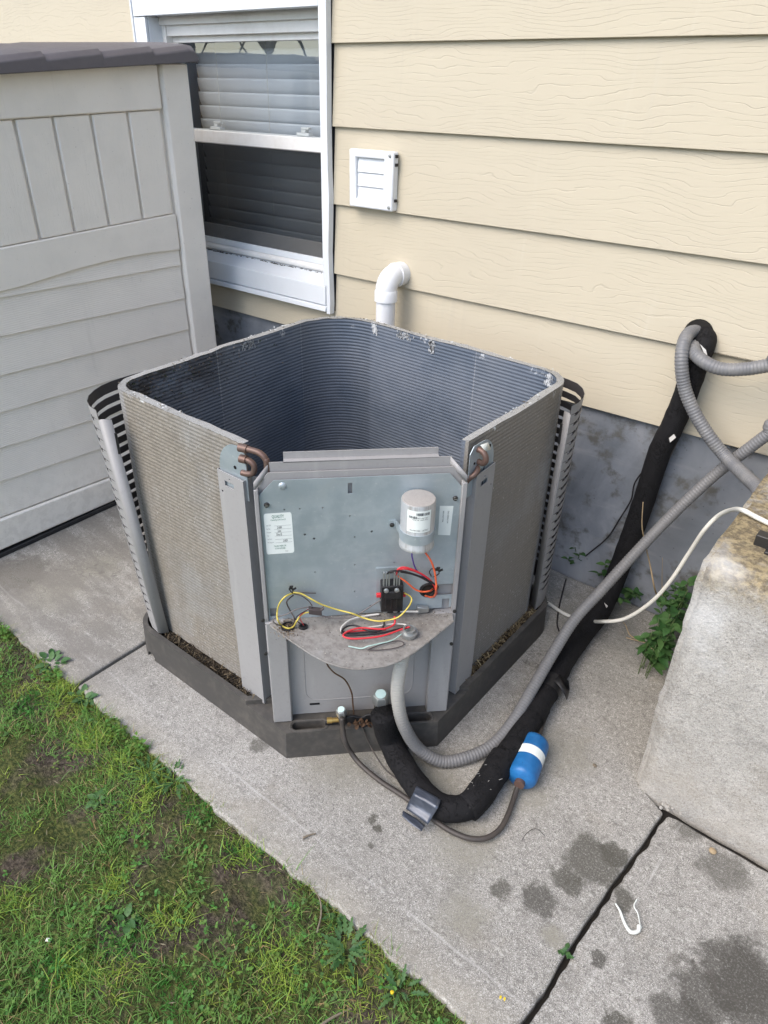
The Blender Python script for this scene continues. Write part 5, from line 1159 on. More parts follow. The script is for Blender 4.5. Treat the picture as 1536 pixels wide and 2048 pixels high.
g.sm = [True]*len(g.f); part(ac, 'leaf_litter', g, 'debris', kind='stuff', sharp=180)
for k in range(1500):
    x, y = trough_pts(); z = .080+random.uniform(-.006, .022); a = random.uniform(0, 6.28); L_ = random.uniform(.003, .011); wd = random.uniform(.0005, .0018); t = Vector((math.cos(a), math.sin(a), random.uniform(-.6, .6)))*L_; s_ = Vector((-math.sin(a), math.cos(a), .3))*wd; c = Vector((x, y, z))
    db.add([c-t-s_, c+t-s_*.4, c+t+s_*.4, c-t+s_], [(0, 1, 2, 3)]); q = random.random(); right_ = x > -.8
    v = random.choice(((.20, .15, .085), (.30, .24, .14), (.09, .065, .04), (.12, .09, .055))) if right_ else random.choice(((.03, .025, .02), (.07, .055, .04), (.14, .11, .07), (.02, .018, .015)))
    dcol.extend([(*v, 1)]*4)
db.v = [(x-ac.p0.x, y-ac.p0.y, z-ac.p0.z) for x, y, z in db.v]; dme = db.mesh('dry_needles', mat('litter')); color_attr(dme, dcol); part(ac, 'dry_needles', dme, None, kind='stuff')
# ================================================================ PIPES, CONDUITS AND CABLES
def ribbed(pts, r, n=12, pitch=.0078, depth=.10, seg=14):
    p = resample(smooth(pts, n), pitch/4); b = MB(); b.tube(p, r, seg, rf=lambda i: r*(1+depth*(.5-.5*math.cos(2*math.pi*i/4.0)))*(1-.0)); return b
solo('electrical_conduit', 'grey ribbed conduit looping down from the wall hole onto the stoop', 'conduit', ribbed([(-0.501,1.92,0.8261),(-0.4985,1.86,0.848),(-0.5013,1.82,0.851),(-0.4974,1.785,0.836),(-0.4859,1.765,0.7978),(-0.4645,1.765,0.7394),(-0.4266,1.765,0.6845),(-0.3791,1.765,0.636),(-0.3305,1.765,0.5976),(-0.2805,1.72,0.5929),(-0.229,1.66,0.5979),(-0.1807,1.6,0.6076)]+[(-.02, 1.55, .70), (.25, 1.56, .665), (.9, 1.60, .663)], .0150), 'conduit', (-.45, 1.8, .6), group='grey ribbed conduits by the wall', sharp=180)
solo('electrical_conduit', 'grey ribbed conduit sagging from the wall hole to the right', 'conduit', ribbed([(-0.4938,1.9,0.8041),(-0.4813,1.82,0.8243),(-0.4643,1.785,0.819),(-0.4306,1.765,0.8106),(-0.3912,1.765,0.8059),(-0.3448,1.77,0.8165),(-0.2966,1.77,0.8385),(-0.2429,1.77,0.8683)]+[(.15, 1.79, .83), (.7, 1.82, .80), (1.5, 1.84, .80)], .0148), 'conduit', (-.45, 1.8, .85), group='grey ribbed conduits by the wall', sharp=180)
solo('electrical_conduit', 'long grey ribbed conduit curving over the slab and up under the wiring tray', 'conduit', ribbed([(1.5, 1.84, .93), (.7, 1.83, .92), (.1, 1.81, .86)]+[(-0.2263,1.8,0.7192),(-0.2598,1.8,0.6672),(-0.2883,1.8,0.6216),(-0.3384,1.8,0.5395),(-0.3768,1.78,0.4674),(-0.4205,1.74,0.379),(-0.4542,1.66,0.3045),(-0.4861,1.56,0.2291),(-0.5133,1.4772,0.165),(-0.5172,1.3831,0.115),(-0.5106,1.2751,0.08),(-0.5041,1.1722,0.05),(-0.5124,1.0909,0.028),(-0.5459,1.0249,0.0175),(-0.5862,0.9802,0.0175),(-0.6314,0.952,0.0541),(-0.6565,0.9269,0.1318),(-0.6698,0.9207,0.1952),(-0.6727,0.9178,0.2572),(-0.671,0.9265,0.3182),(-0.6693,0.9353,0.37)], .0138), 'conduitlt', (-.55, 1.2, .02), group='grey ribbed conduits by the wall', sharp=180)
fo = resample(smooth([(-0.503,1.97,0.8078),(-0.4776,1.88,0.8312),(-0.468,1.845,0.8247),(-0.4671,1.825,0.7895),(-0.4742,1.825,0.6909),(-0.4874,1.825,0.5985),(-0.501,1.825,0.5292),(-0.511,1.825,0.3718),(-0.5204,1.81,0.2223),(-0.5261,1.775,0.0975),(-0.513,1.664,0.065),(-0.5187,1.5789,0.04),(-0.5102,1.4555,0.04),(-0.4865,1.2834,0.04),(-0.4679,1.1265,0.04),(-0.4632,1.0091,0.04)], 8), .006)
foam = thing('insulated_pipe', 'thick black foam insulated pipe running from the wall hole along the slab', 'pipe', (-.5, 1.3, 0))
part(foam, 'foam_sleeve', MB().tube(fo, .0295, 20, jit=.05), 'foam', sharp=180)
part(foam, 'foam_sleeve', MB().tube(resample(smooth([(-0.4708,1.0678,0.038),(-0.4624,1.0082,0.038),(-0.4585,0.9335,0.038),(-0.4646,0.8998,0.034)], 8), .005), .0318, 20, jit=.07), 'foam', sharp=180)
part(foam, 'foam_sleeve', MB().tube(resample(smooth([(-0.4603,0.9491,0.034),(-0.4646,0.9095,0.034),(-0.4855,0.8825,0.034),(-0.5107,0.8712,0.034),(-0.5602,0.8744,0.034),(-0.6161,0.8927,0.038),(-0.6617,0.9143,0.038),(-0.698,0.9274,0.062),(-0.6994,0.908,0.1401),(-0.7021,0.9053,0.1631)], 8), .005), .0285, 20, jit=.06), 'foam', sharp=180)
part(foam, 'copper_tube', MB().tube(smooth([(-0.7044,0.9087,0.1392)]+[tuple(v2+Vector((0, 0, -.002))-NN*-.006)], 4) if False else [Vector((-0.7024,0.9078,0.1478)), v2+NN*.004], .0135, 14), 'copperdark')
def wrap(pt_i, length, r, name='tape_band', m='tape'):
    seg = fo[pt_i:pt_i+length]; part(foam, name, MB().tube(seg, r, 20, cap=False, jit=.03), m, sharp=180)
wrap(len(fo)-42, 9, .0318, m='foam')
th = MB()
for k in range(80):
    c = Vector((-0.462,0.9668,0.066)) + Vector((random.gauss(0, .012), random.gauss(0, .018), 0)); c.z = .062+random.uniform(-.006, .006); d = Vector((random.uniform(-1, 1), random.uniform(-1, 1), random.uniform(-.1, .5)))*random.uniform(.003, .009); th.tube([c, c+d*.5+Vector((0, 0, .001)), c+d], .00035, 4)
part(foam, 'frayed_thread', th, 'frayed', kind='stuff')
b = MB()
for (pxs, a, e) in (([(-0.4721,1.79,0.5776),(-0.4606,1.79,0.5958),(-0.4677,1.79,0.6034),(-0.4773,1.79,0.5888)],0,0), ([(-0.46,1.785,0.8448),(-0.4432,1.785,0.8341),(-0.434,1.785,0.8165),(-0.4378,1.785,0.8081),(-0.4459,1.785,0.826)],0,0), ([(-0.5088,1.6736,0.1),(-0.4934,1.6663,0.1),(-0.4929,1.6552,0.1)],0,0)): b.add(pxs, [tuple(range(len(pxs)))])
part(foam, 'peeling_scrap', b, 'frayed')
# flap of torn black tape on the pipe
fl_ = MB(); fpts = [(-0.5067,1.3555,0.068),(-0.4808,1.3609,0.068),(-0.4558,1.3589,0.068),(-0.4454,1.3498,0.05),(-0.4419,1.3331,0.03),(-0.4465,1.3186,0.06),(-0.4657,1.3255,0.07),(-0.4837,1.333,0.07)]; fl_.add(fpts, [(0, 1, 6, 7), (1, 2, 3, 6), (3, 4, 5, 6)]); o = part(foam, 'loose_tape', fl_, 'black'); o.modifiers.new('th', 'SOLIDIFY').thickness = .0012
i0 = min(range(len(fo)), key=lambda k: (fo[k]-Vector((-0.4934,1.3335,0.04))).length); wrap(i0-4, 9, .0318, m='black')
# refrigerant line with the blue filter
rl = thing('refrigerant_line', 'thin bare copper line with a blue filter canister lying on the slab', 'pipe', (-.45, 1.0, 0))
lq = [(-0.7774,0.8527,0.1349),(-0.772,0.8495,0.0984),(-0.7602,0.8444,0.0731),(-0.7499,0.8516,0.04),(-0.7186,0.8507,0.022),(-0.6609,0.8497,0.014),(-0.6048,0.8517,0.014),(-0.549,0.8515,0.014),(-0.4987,0.847,0.014),(-0.4609,0.8489,0.014),(-0.4237,0.86,0.014),(-0.3982,0.8826,0.014),(-0.3867,0.9165,0.014),(-0.3902,0.9576,0.014),(-0.4002,0.9982,0.014),(-0.4069,1.0238,0.02),(-0.4093,1.0412,0.03)]
part(rl, 'copper_tube', MB().tube(smooth(lq, 8), .0060, 12), 'copperdark', sharp=180)
A = Vector((-0.4074,1.0386,0.036)); B_ = Vector((-0.4373,1.1642,0.036)); ax = (B_-A).normalized(); Lc = (B_-A).length; r = .0345
fd = part(rl, 'filter_canister', MB().lathe([(.009, -.004), (.016, 0), (r*.80, .003), (r*.95, .008), (r, .016), (r, Lc-.016), (r*.95, Lc-.008), (r*.80, Lc-.003), (.015, Lc), (.009, Lc+.004)], A, ax, 32), 'blue', sharp=60)
up_ = (Vector((0, 0, 1)) - ax*ax.z).normalized(); sd2 = ax.cross(up_)
def fdw(a, b, q=.0005):
    return tuple(A + ax*b + (up_*math.cos(a)+sd2*math.sin(a))*(r+q))
lm = MB()
for k in range(20):
    a0, a1 = -1.9+3.8*k/20, -1.9+3.8*(k+1)/20; lm.add([fdw(a0, Lc*.43), fdw(a1, Lc*.43), fdw(a1, Lc*.63), fdw(a0, Lc*.63)], [(0, 1, 2, 3)])
part(rl, 'paper_label', lm, 'paper', fd)
bb = MB(); 
for k in range(5):
    for (a0, w) in ((-1.55, .12), (-1.35, .08), (-1.2, .10), (1.35, .1)): bb.add([fdw(a0, Lc*(.445+.034*k), .0009), fdw(a0+w, Lc*(.445+.034*k), .0009), fdw(a0+w, Lc*(.46+.034*k), .0009), fdw(a0, Lc*(.46+.034*k), .0009)], [(0, 1, 2, 3)])
part(rl, 'print_marks', bb, 'inkblack', fd, kind='stuff')
part(rl, 'brazed_joint', MB().lathe([(.012, -.012), (.012, -.002), (.009, .003)], A, ax, 14), 'copper', fd); part(rl, 'brazed_joint', MB().lathe([(.009, -.003), (.012, .002), (.012, .012)], B_, ax, 14), 'copper', fd)
part(rl, 'copper_tube', MB().tube(smooth([(-0.4404,1.1839,0.03),(-0.455,1.2354,0.022),(-0.4729,1.3077,0.015),(-0.4906,1.3909,0.015),(-0.5057,1.4935,0.015),(-0.5199,1.6228,0.015),(-0.5272,1.7324,0.015),(-0.5246,1.7873,0.03),(-0.5055,1.8,0.1266),(-0.5053,1.83,0.1828),(-0.4898,1.83,0.3451),(-0.4807,1.83,0.4919),(-0.4693,1.83,0.5706)], 8), .0062, 12), 'copperdark', sharp=180)
# duct tape scrap over both lines
tpm = MB(); rows_ = [[(-0.5667,0.8585,0.067),(-0.5354,0.8616,0.067),(-0.5053,0.8639,0.067)],[(-0.5609,0.8381,0.066),(-0.5321,0.8426,0.066),(-0.4994,0.8444,0.066)],[(-0.5649,0.8304,0.045),(-0.5353,0.8341,0.045),(-0.5041,0.8348,0.045)],[(-0.5639,0.8193,0.032),(-0.5322,0.8202,0.032),(-0.5044,0.8184,0.032)]]
ptsg = [p for r_ in rows_ for p in r_]; tpm.add(ptsg, [(r_*3+c, r_*3+c+1, (r_+1)*3+c+1, (r_+1)*3+c) for r_ in range(3) for c in range(2)], True)
tpm.add([(-0.5692,0.8159,0.024),(-0.5341,0.8197,0.024),(-0.5109,0.8171,0.024),(-0.5089,0.8019,0.024),(-0.5306,0.8007,0.024),(-0.5634,0.8048,0.024)], [(0, 1, 4, 5), (1, 2, 3, 4)])
T_ = solo('duct_tape', 'torn grey duct tape wrapped over the black pipe and thin line', 'tape', tpm, 'tape', (-0.5474,0.8489,0.02), sharp=180); m_ = T_.o.modifiers.new('th', 'SOLIDIFY'); m_.thickness = .0012; sm_ = T_.o.modifiers.new('sub', 'SUBSURF'); sm_.levels = sm_.render_levels = 2; sm_.subdivision_type = 'SIMPLE'
# cream cable over the stoop
solo('cream_cable', 'cream cable lying on the slab and looping over the stoop edge', 'cable', MB().tube(smooth([(-0.6944,1.6787,0.008),(-0.6665,1.6743,0.008),(-0.6108,1.6635,0.008),(-0.5584,1.6723,0.008),(-0.4741,1.585,0.107),(-0.4165,1.58,0.1529),(-0.3655,1.58,0.2331),(-0.3333,1.58,0.3189),(-0.3098,1.58,0.4167),(-0.2887,1.56,0.5009),(-0.2694,1.56,0.5485),(-0.2412,1.52,0.5952),(-0.2064,1.4225,0.656),(-0.1771,1.4136,0.656),(-0.1439,1.4043,0.656),(-0.0915,1.3925,0.656)]+[(.15, 1.44, .653), (.7, 1.5, .653)], 10), .0050, 12), 'cream', (-.35, 1.5, 0), sharp=180)
solo('thin_wire', 'thin dark wire hanging along the foundation from the black pipe', 'wire', MB().tube(smooth([(-0.5274,1.853,0.4735),(-0.5548,1.853,0.3995),(-0.5545,1.853,0.3415),(-0.5753,1.853,0.2643),(-0.5973,1.853,0.1921),(-0.6403,1.853,0.1167),(-0.7037,1.9174,0.006)], 8), .0022, 8), 'blackw', (-.6, 1.85, .2), sharp=180)
solo('thin_wire', 'thin dark wire lying on the slab behind the air conditioner', 'wire', MB().tube(smooth([(-0.69,1.8269,0.004),(-0.6664,1.7569,0.004),(-0.6406,1.684,0.004),(-0.6128,1.6178,0.004),(-0.5907,1.5877,0.004)], 8), .0022, 8), 'blackw', (-.7, 1.7, 0), sharp=180)
# ================================================================ WEEDS AT THE FOOT OF THE WALL
def leaf_mesh(L_, w, fold=.25, curl=.3, seg=5, notch=0.0):
    b = MB(); rowz = []
    for i in range(seg+1):
        t = i/seg; hw = w*math.sin(math.pi*min(1, t*.92+.06))**.8*(1-.25*t) if 0 < i < seg else w*.06
        if notch and i % 2: hw *= 1-notch
        x = L_*t; z = -curl*L_*t*t
        b.v += [(x, -hw, z+fold*hw), (x, 0, z), (x, hw, z+fold*hw)]
    for i in range(seg):
        a = i*3; b.f += [(a, a+1, a+4, a+3), (a+1, a+2, a+5, a+4)]
    b.sm = [True]*len(b.f); return b.mesh('leaf', mat('leaf'))
LEAF = leaf_mesh(.034, .0115); LEAF2 = leaf_mesh(.05, .017, .3, .25); LEAFN = leaf_mesh(.06, .012, .15, .25, 9, .55)
def put_leaf(T, me, loc, yaw, pitch, roll, s=1.0, name='leaf'):
    o = bpy.data.objects.new(name, me); COL.objects.link(o); o.parent = T.o; o.location = Vector(loc)-T.p0
    o.rotation_euler = Matrix.Rotation(yaw, 3, 'Z').to_4x4().to_3x3().__matmul__(Matrix.Rotation(-pitch, 3, 'Y')).__matmul__(Matrix.Rotation(roll, 3, 'X')).to_euler(); o.scale = (s, s, s); return o
def sprig(name, label, base, tips, nl, me, s0, cat='plant', stem='stem', r=.0014):
    T = thing(name, label, cat, base, group=None); bs = Vector(base)
    for tip in tips:
        tp = Vector(tip); mid = bs.lerp(tp, .5) + Vector((random.uniform(-.008, .008), random.uniform(-.008, .008), .012)); pth = smooth([bs, mid, tp], 6)
        part(T, 'stem', MB().tube(pth, r, 6), stem, sharp=180)
        for k in range(nl):
            t = .25 + .75*(k+.6)/nl; p = pth[min(int(t*(len(pth)-1)), len(pth)-1)]; yaw = k*2.4 + random.uniform(-.4, .4) + tp.x*50
            put_leaf(T, me, p, yaw, random.uniform(-.1, .6), random.uniform(-.3, .3), s0*random.uniform(.7, 1.15)*(1.1-.4*t))
    return T
sprig('wall_weed', 'small green weed at the wall foot close to the slotted guard', (-0.7029,1.907,0.0), [(-0.6849,1.838,0.1233), (-0.665,1.835,0.115), (-0.6986,1.83,0.077)], 4, LEAF, 1.05)
sprig('wall_weed', 'broad-leaved green weed at the wall foot just left of the black pipe', (-0.591,1.911,0.0), [(-0.5648,1.83,0.1365), (-0.5858,1.8,0.0908), (-0.5766,1.82,0.1215)], 4, LEAF2, .9)
sprig('wall_weed', 'dark low weed in the gap between black pipe and cream cable', (-0.4883,1.8662,0.0), [(-0.4852,1.79,0.0869), (-0.4378,1.76,0.102), (-0.4765,1.72,0.0788), (-0.4617,1.76,0.108)], 4, LEAF, 1.2)
bs = Vector((-0.3366,1.808,0.0)); tips = [Vector(p) for p in [(-0.365,1.8,0.1641),(-0.3327,1.8,0.1944),(-0.3825,1.8,0.1154),(-0.3433,1.8,0.1627),(-0.377,1.74,0.1283),(-0.3473,1.74,0.153),(-0.3208,1.74,0.1757),(-0.3167,1.74,0.2038),(-0.3516,1.66,0.14),(-0.3273,1.66,0.1655),(-0.3057,1.66,0.1876),(-0.3452,1.6,0.1363),(-0.3177,1.6,0.152),(-0.2968,1.6,0.1759),(-0.3511,1.62,0.0962),(-0.3249,1.62,0.1025),(-0.3075,1.62,0.1215),(-0.3269,1.6,0.0976),(-0.3092,1.6,0.0974)]]
bush = thing('leafy_weed', 'bushy green weed growing beside the stoop under the cream cable', 'plant', bs)
for tp in tips:
    b0 = Vector((bs.x+random.uniform(-.015, .015), tp.y+random.uniform(-.03, .03), 0)); pth = smooth([b0, b0.lerp(tp, .55)+Vector((0, 0, .01)), tp], 6); part(bush, 'stem', MB().tube(pth, .0014, 6), 'stem', sharp=180)
    for k in range(9):
        t = .35+.65*k/8; p = pth[min(int(t*(len(pth)-1)), len(pth)-1)] + Vector((random.gauss(0, .005), random.gauss(0, .005), random.gauss(0, .003))); put_leaf(bush, LEAF if k % 3 else LEAF2, p, k*2.4+random.uniform(-.5, .5), random.uniform(-.2, .7), random.uniform(-.4, .4), random.uniform(.65, 1.0))
def stick(name, label, pts, r, m='drystem', cat='twig', kinds=()):
    b = MB(); p = smooth(pts, 6); n_ = len(p); b.tube(p, r, 7, rf=lambda i: r*(1-.55*i/n_), jit=.15)
    for q in kinds: b.tube(smooth(q, 5), r*.6, 6)
    return solo(name, label, cat, b, m, p[0], sharp=180)
stick('dry_stalk', 'pale dry stalk standing up in front of the black pipe', [(-0.4076,1.903,0.0),(-0.3943,1.72,0.176),(-0.4243,1.72,0.2472),(-0.4521,1.72,0.3093),(-0.4683,1.71,0.364),(-0.4801,1.71,0.4312)], .0026)
stick('dry_stalk', 'short thin dry stalk above the bushy weed', [(-0.3872,1.8,0.1038),(-0.4015,1.8,0.16),(-0.4166,1.8,0.232)], .0012)
stick('dry_stalk', 'forked dry twig lying left of the bushy weed by the stoop', [(-0.2904,1.6508,0.01),(-0.3266,1.6716,0.01),(-0.3754,1.6897,0.015),(-0.4172,1.69,0.015),(-0.4411,1.7036,0.03),(-0.453,1.7135,0.03)], .0026, kinds=([(-0.3754,1.6897,0.015),(-0.4015,1.6813,0.015),(-0.4256,1.6746,0.015)],))
# ================================================================ LITTER ON THE SLABS
stick('twig', 'short brown twig on the slab near the lawn edge', [(-0.7011,0.6404,0.004),(-0.6945,0.655,0.004),(-0.6871,0.6657,0.004)], .0028, 'twig')
stick('twig', 'thin grey twig poking from the grass against the slab edge', [(-0.5486,0.5213,-0.01),(-0.5656,0.5506,-0.01),(-0.5813,0.5652,0.005),(-0.6095,0.5748,0.005)], .0022, 'twig'); stick('twig', 'grey stick in the grass at the bottom edge of the lawn', [(-0.4372,0.4104,-0.015),(-0.4293,0.4339,-0.015),(-0.4144,0.4635,-0.015),(-0.4004,0.4812,-0.015)], .003, 'twig')
cb_ = MB().tube(smooth([(-0.1269,0.9302,0.006),(-0.1139,0.9217,0.006),(-0.0959,0.9039,0.006),(-0.0808,0.8962,0.007),(-0.0711,0.9065,0.007),(-0.0732,0.9149,0.01),(-0.0705,0.9151,0.006)], 8), .0032, 8, rf=lambda i: .0016+.0022*min(1, i/24)); cb_.tube(smooth([(-0.0701,0.9166,0.006),(-0.0842,0.9386,0.006),(-0.0964,0.9475,0.008),(-0.0974,0.9648,0.008)], 8), .0012, 6)
solo('caulk_strip', 'curled strip of white caulk lying on the right slab', 'caulk', cb_, 'chalk', (-0.092,0.9213,0.0), sharp=180)
b = MB().lathe([(.002, 0), (.007, .002), (.008, .005), (.004, .008)], (-0.0152,1.1697,0.0), (0.1, 0, 1), 9); solo('pebble', 'small tan pebble on the right slab near the stoop', 'stone', b, 'drystem', (-0.0152,1.1697,0.0), sharp=60)
b = MB(); b.add([(-0.1964,0.9817,0.004),(-0.194,0.9908,0.004),(-0.1842,0.9892,0.009),(-0.1776,0.9837,0.005),(-0.1835,0.9774,0.005)], [(0, 1, 2, 3, 4)]);
solo('chip', 'tiny dark bark chip on the slab below the blue filter', 'chip', MB().lathe([(.001, 0), (.006, .002), (.003, .004)], (-0.304,1.2149,0.0), (.2, .1, 1), 7), 'twig', (-0.304,1.2149,0.0))
solo('hair_wire', 'fine dark hair-like wire curled on the slab below the black pipe', 'wire', MB().tube(smooth([(-0.3396,0.9333,0.001),(-0.3404,0.9539,0.001),(-0.3347,0.9742,0.001),(-0.3234,0.9804,0.001),(-0.3065,0.9759,0.001)], 8), .0005, 5), 'blackw', (-0.3387,0.9686,0.0), sharp=180)
T = thing('crack_weed', 'tiny bright green weed growing in the slab crack', 'plant', (-0.1578,0.7773,0.0))
for k in range(12): put_leaf(T, LEAF, Vector((-0.1621,0.7818,0.0))+Vector((random.gauss(0, .006), random.gauss(0, .006), .003)), random.uniform(0, 6.28), random.uniform(.1, .8), 0, random.uniform(.28, .45))
T = thing('fallen_petal', 'small yellow petal lying on the slab near the lawn', 'petal', (-0.2131,0.642,0.0))
for k in range(2): o = put_leaf(T, LEAF, Vector((-0.2131,0.642,0.0))+Vector((random.gauss(0, .003), random.gauss(0, .003), .003)), random.uniform(0, 6.28), .2, 0, .2, 'petal'); o.data = o.data.copy() if k == 0 else pm; pm = o.data; pm.materials.clear(); pm.materials.append(mat('yellowpetal'))
cc_ = MB(); 
for k in range(14): c = Vector((-0.1289,1.2199,0.0))+Vector((random.gauss(0, .010), random.gauss(0, .006), -.002)); rr_ = random.uniform(.003, .007); cc_.lathe([(rr_*.5, 0), (rr_, rr_*.4), (rr_*.3, rr_*.8)], c, (random.uniform(-.5, .5), random.uniform(-.5, .5), 1), 6)
solo('mortar_crumbs', 'broken mortar crumbs where the slab joints meet the stoop', 'rubble', cc_, 'stoop', (-0.1289,1.2199,0.0), kind='stuff')
# ================================================================ LAWN GROWTH
def cover(x, y):
    "how thickly the grass grows, 0 bare"
    n_ = .5 + .5*fbm(x, y, 3.6, 2.0) + .3*fbm(x, y, 11.0, 6.0); return n_
BARE = [(-1.281,0.4052),(-1.282,0.3507),(-1.1066,0.3324),(-0.9427,0.4229),(-0.853,0.5425),(-0.6971,0.4864),(-0.8803,0.3958),(-1.3881,0.3719),(-0.6892,0.533),(-0.973,0.4901),(-0.8846,0.6125),(-1.1202,0.2613),(-0.734,0.3678),(-0.7593,0.4889)]
DARKG = [(-0.9385,0.5512),(-0.7856,0.5529),(-1.509,0.4762),(-0.828,0.2784),(-0.8641,0.1576),(-0.6707,0.2843)]
TUFT = [(-1.2792,0.5015),(-1.1719,0.5053),(-1.0358,0.4705),(-0.7851,0.5386),(-1.2721,0.5173),(-1.4824,0.5435),(-0.779,0.3676),(-0.5832,0.4447),(-0.9287,0.3352),(-0.5386,0.4142),(-0.8372,0.1906),(-1.0507,0.1816),(-1.0734,0.5241)]
gx, gy_, gh, gw, gc = [], [], [], [], []
r_ = np.random.default_rng(5)
N = 150000; xs = r_.uniform(-2.5, .25, N); ys = r_.uniform(-.55, .572, N); keep = 0
for x, y in zip(xs, ys):
    c = cover(x, y)
    bare = max([max(0, 1-math.hypot(x-a, (y-b))/.075) for a, b in BARE])
    dark = max([max(0, 1-math.hypot(x-a, (y-b))/.06) for a, b in DARKG])
    near = max(0, 1-(.575-y)/.05)
    p = .55 + .8*max(0, c-.30) + dark - 1.25*bare**.8
    p = min(max(p, .03), 1.0)
    if y < .12: p = min(1, p+.25)
    if random.random() > p: continue
    hgt = .010 + .012*max(0, c-.2) + random.expovariate(1/.006) + (.008 if y < .1 else 0)
    q = random.random(); hue = .5+.5*fbm(x, y, 7.0, 9.0)
    if dark > .25: v = (.06+.03*q, .21+.06*q, .04)
    elif q < .13: v = (.30+.12*random.random(), .25+.08*random.random(), .13)
    elif hue > .62: v = (.215+.12*q, .33+.10*q, .065)
    else: v = (.12+.08*q, .265+.10*q, .06+.02*q)
    gx.append(x); gy_.append(y); gh.append(min(hgt, .06)*(.8 if dark > .25 else 1)); gw.append(.0006+.0007*random.random()); gc.append(v)
for (a, b) in TUFT:
    for k in range(150):
        gx.append(a+random.gauss(0, .022)); gy_.append(min(b+random.gauss(0, .02), .57)); gh.append(random.uniform(.014, .038)); gw.append(random.uniform(.0007, .0013)); q = random.random(); gc.append((.23+.13*q, .35+.12*q, .07))
for k in range(2600):   # fringe that hangs over the slab's edge
    x = random.uniform(-2.2, .2); f_ = fbm(x, 0, 6, 33)
    if f_ < -.05 and random.random() < .8: continue
    gx.append(x); gy_.append(random.uniform(.548, .578)); gh.append(random.uniform(.012, .034)); gw.append(random.uniform(.0006, .0012)); q = random.random(); gc.append((.12+.12*q, .21+.08*q, .05) if random.random() < .8 else (.3, .25, .13))
n = len(gx); gx, gy_, gh, gw = map(np.array, (gx, gy_, gh, gw)); gc = np.array(gc)
gz = np.array([lawn_z(x, y) for x, y in zip(gx, gy_)]) - .002
ang = r_.uniform(0, 2*np.pi, n); lean = r_.uniform(.25, 1.5, n); tw = r_.uniform(0, 2*np.pi, n)
dx, dy = np.cos(ang), np.sin(ang); wx, wy = np.cos(tw), np.sin(tw)
lv = []
for t in (0, .4, .75, 1.0):
    out_ = gh*lean*t**1.6; up2 = gh*(t - .32*lean*t*t); wd = gw*(1-t**1.5)+.00005
    cx_, cy_, cz_ = gx+dx*out_, gy_+dy*out_, gz+np.maximum(up2, .001*t)
    lv.append((np.stack([cx_-wx*wd, cy_-wy*wd, cz_], 1), np.stack([cx_+wx*wd, cy_+wy*wd, cz_], 1)))
verts = np.concatenate([a for l in lv for a in l], 0); k = np.arange(n)
faces = np.concatenate([np.stack([k+2*i*n, k+(2*i+1)*n, k+(2*i+3)*n, k+(2*i+2)*n], 1) for i in range(3)], 0)
def np_mesh(name, verts, faces, colr, m):
    me = bpy.data.meshes.new(name); me.vertices.add(len(verts)); me.vertices.foreach_set('co', verts.astype(np.float32).ravel())
    me.loops.add(faces.size); me.loops.foreach_set('vertex_index', faces.astype(np.int32).ravel()); me.polygons.add(len(faces))
    me.polygons.foreach_set('loop_start', np.arange(0, faces.size, faces.shape[1], dtype=np.int32)); me.polygons.foreach_set('use_smooth', np.ones(len(faces), bool))
    me.update(calc_edges=True); me.validate(); color_attr(me, colr); me.materials.append(mat(m)); return me
cc4 = np.concatenate([gc, np.ones((n, 1))], 1); shade = []
gme = np_mesh('grass', verts, faces, np.concatenate([cc4]*8, 0), 'grass')
o = bpy.data.objects.new('grass', gme); COL.objects.link(o); tag(o, 'short patchy grass covering the lawn', 'grass', kind='stuff')
# clover-sized leaves and dead scraps low in the lawn
wv, wf, wc = [], [], []
def leaflet(c, L_, w, yaw, pitch, v):
    d = Vector((math.cos(yaw)*math.cos(pitch), math.sin(yaw)*math.cos(pitch), math.sin(pitch))); s_ = Vector((-math.sin(yaw), math.cos(yaw), random.uniform(-.3, .3)))*w; b0 = len(wv); c = Vector(c)
    wv.extend([c, c+d*L_*.45+s_, c+d*L_, c+d*L_*.45-s_]); wf.append((b0, b0+1, b0+2, b0+3)); wc.extend([(*v, 1)]*4)
for k in range(7000):
    x, y = random.uniform(-2.3, .2), random.uniform(-.35, .57); z = lawn_z(x, y); f_ = fbm(x, y, 6, 12)
    if f_ > .02 and random.random() < .8:
        v = (.08+.07*random.random(), .17+.10*random.random(), .05)
        for q in range(3): leaflet((x, y, z+.006+random.random()*.008), random.uniform(.005, .011), random.uniform(.002, .0042), random.uniform(0, 6.28), random.uniform(-.2, .5), v)
    elif random.random() < .45: leaflet((x, y, z+.002), random.uniform(.006, .022), random.uniform(.0005, .0016), random.uniform(0, 6.28), random.uniform(-.1, .2), random.choice(((.22, .17, .10), (.30, .26, .17), (.12, .09, .055))))
for k in range(1500):   # leafy fringe along the slab
    x, y = random.uniform(-2.1, 0.0), .572-abs(random.gauss(0, .018)); f_ = fbm(x, 0, 5, 21)
    if f_ < .0: continue
    for q in range(3): leaflet((x, y, lawn_z(x, y)+random.uniform(.005, .03)), random.uniform(.006, .014), random.uniform(.0025, .005), random.uniform(0, 6.28), random.uniform(-.3, .6), (.08+.06*random.random(), .16+.09*random.random(), .04))
wme = np_mesh('small_weeds', np.array([tuple(v) for v in wv]), np.array(wf), np.array(wc), 'grass')
o = bpy.data.objects.new('small_weeds', wme); COL.objects.link(o); tag(o, 'low clover and dead scraps scattered through the lawn', 'weeds', kind='stuff')
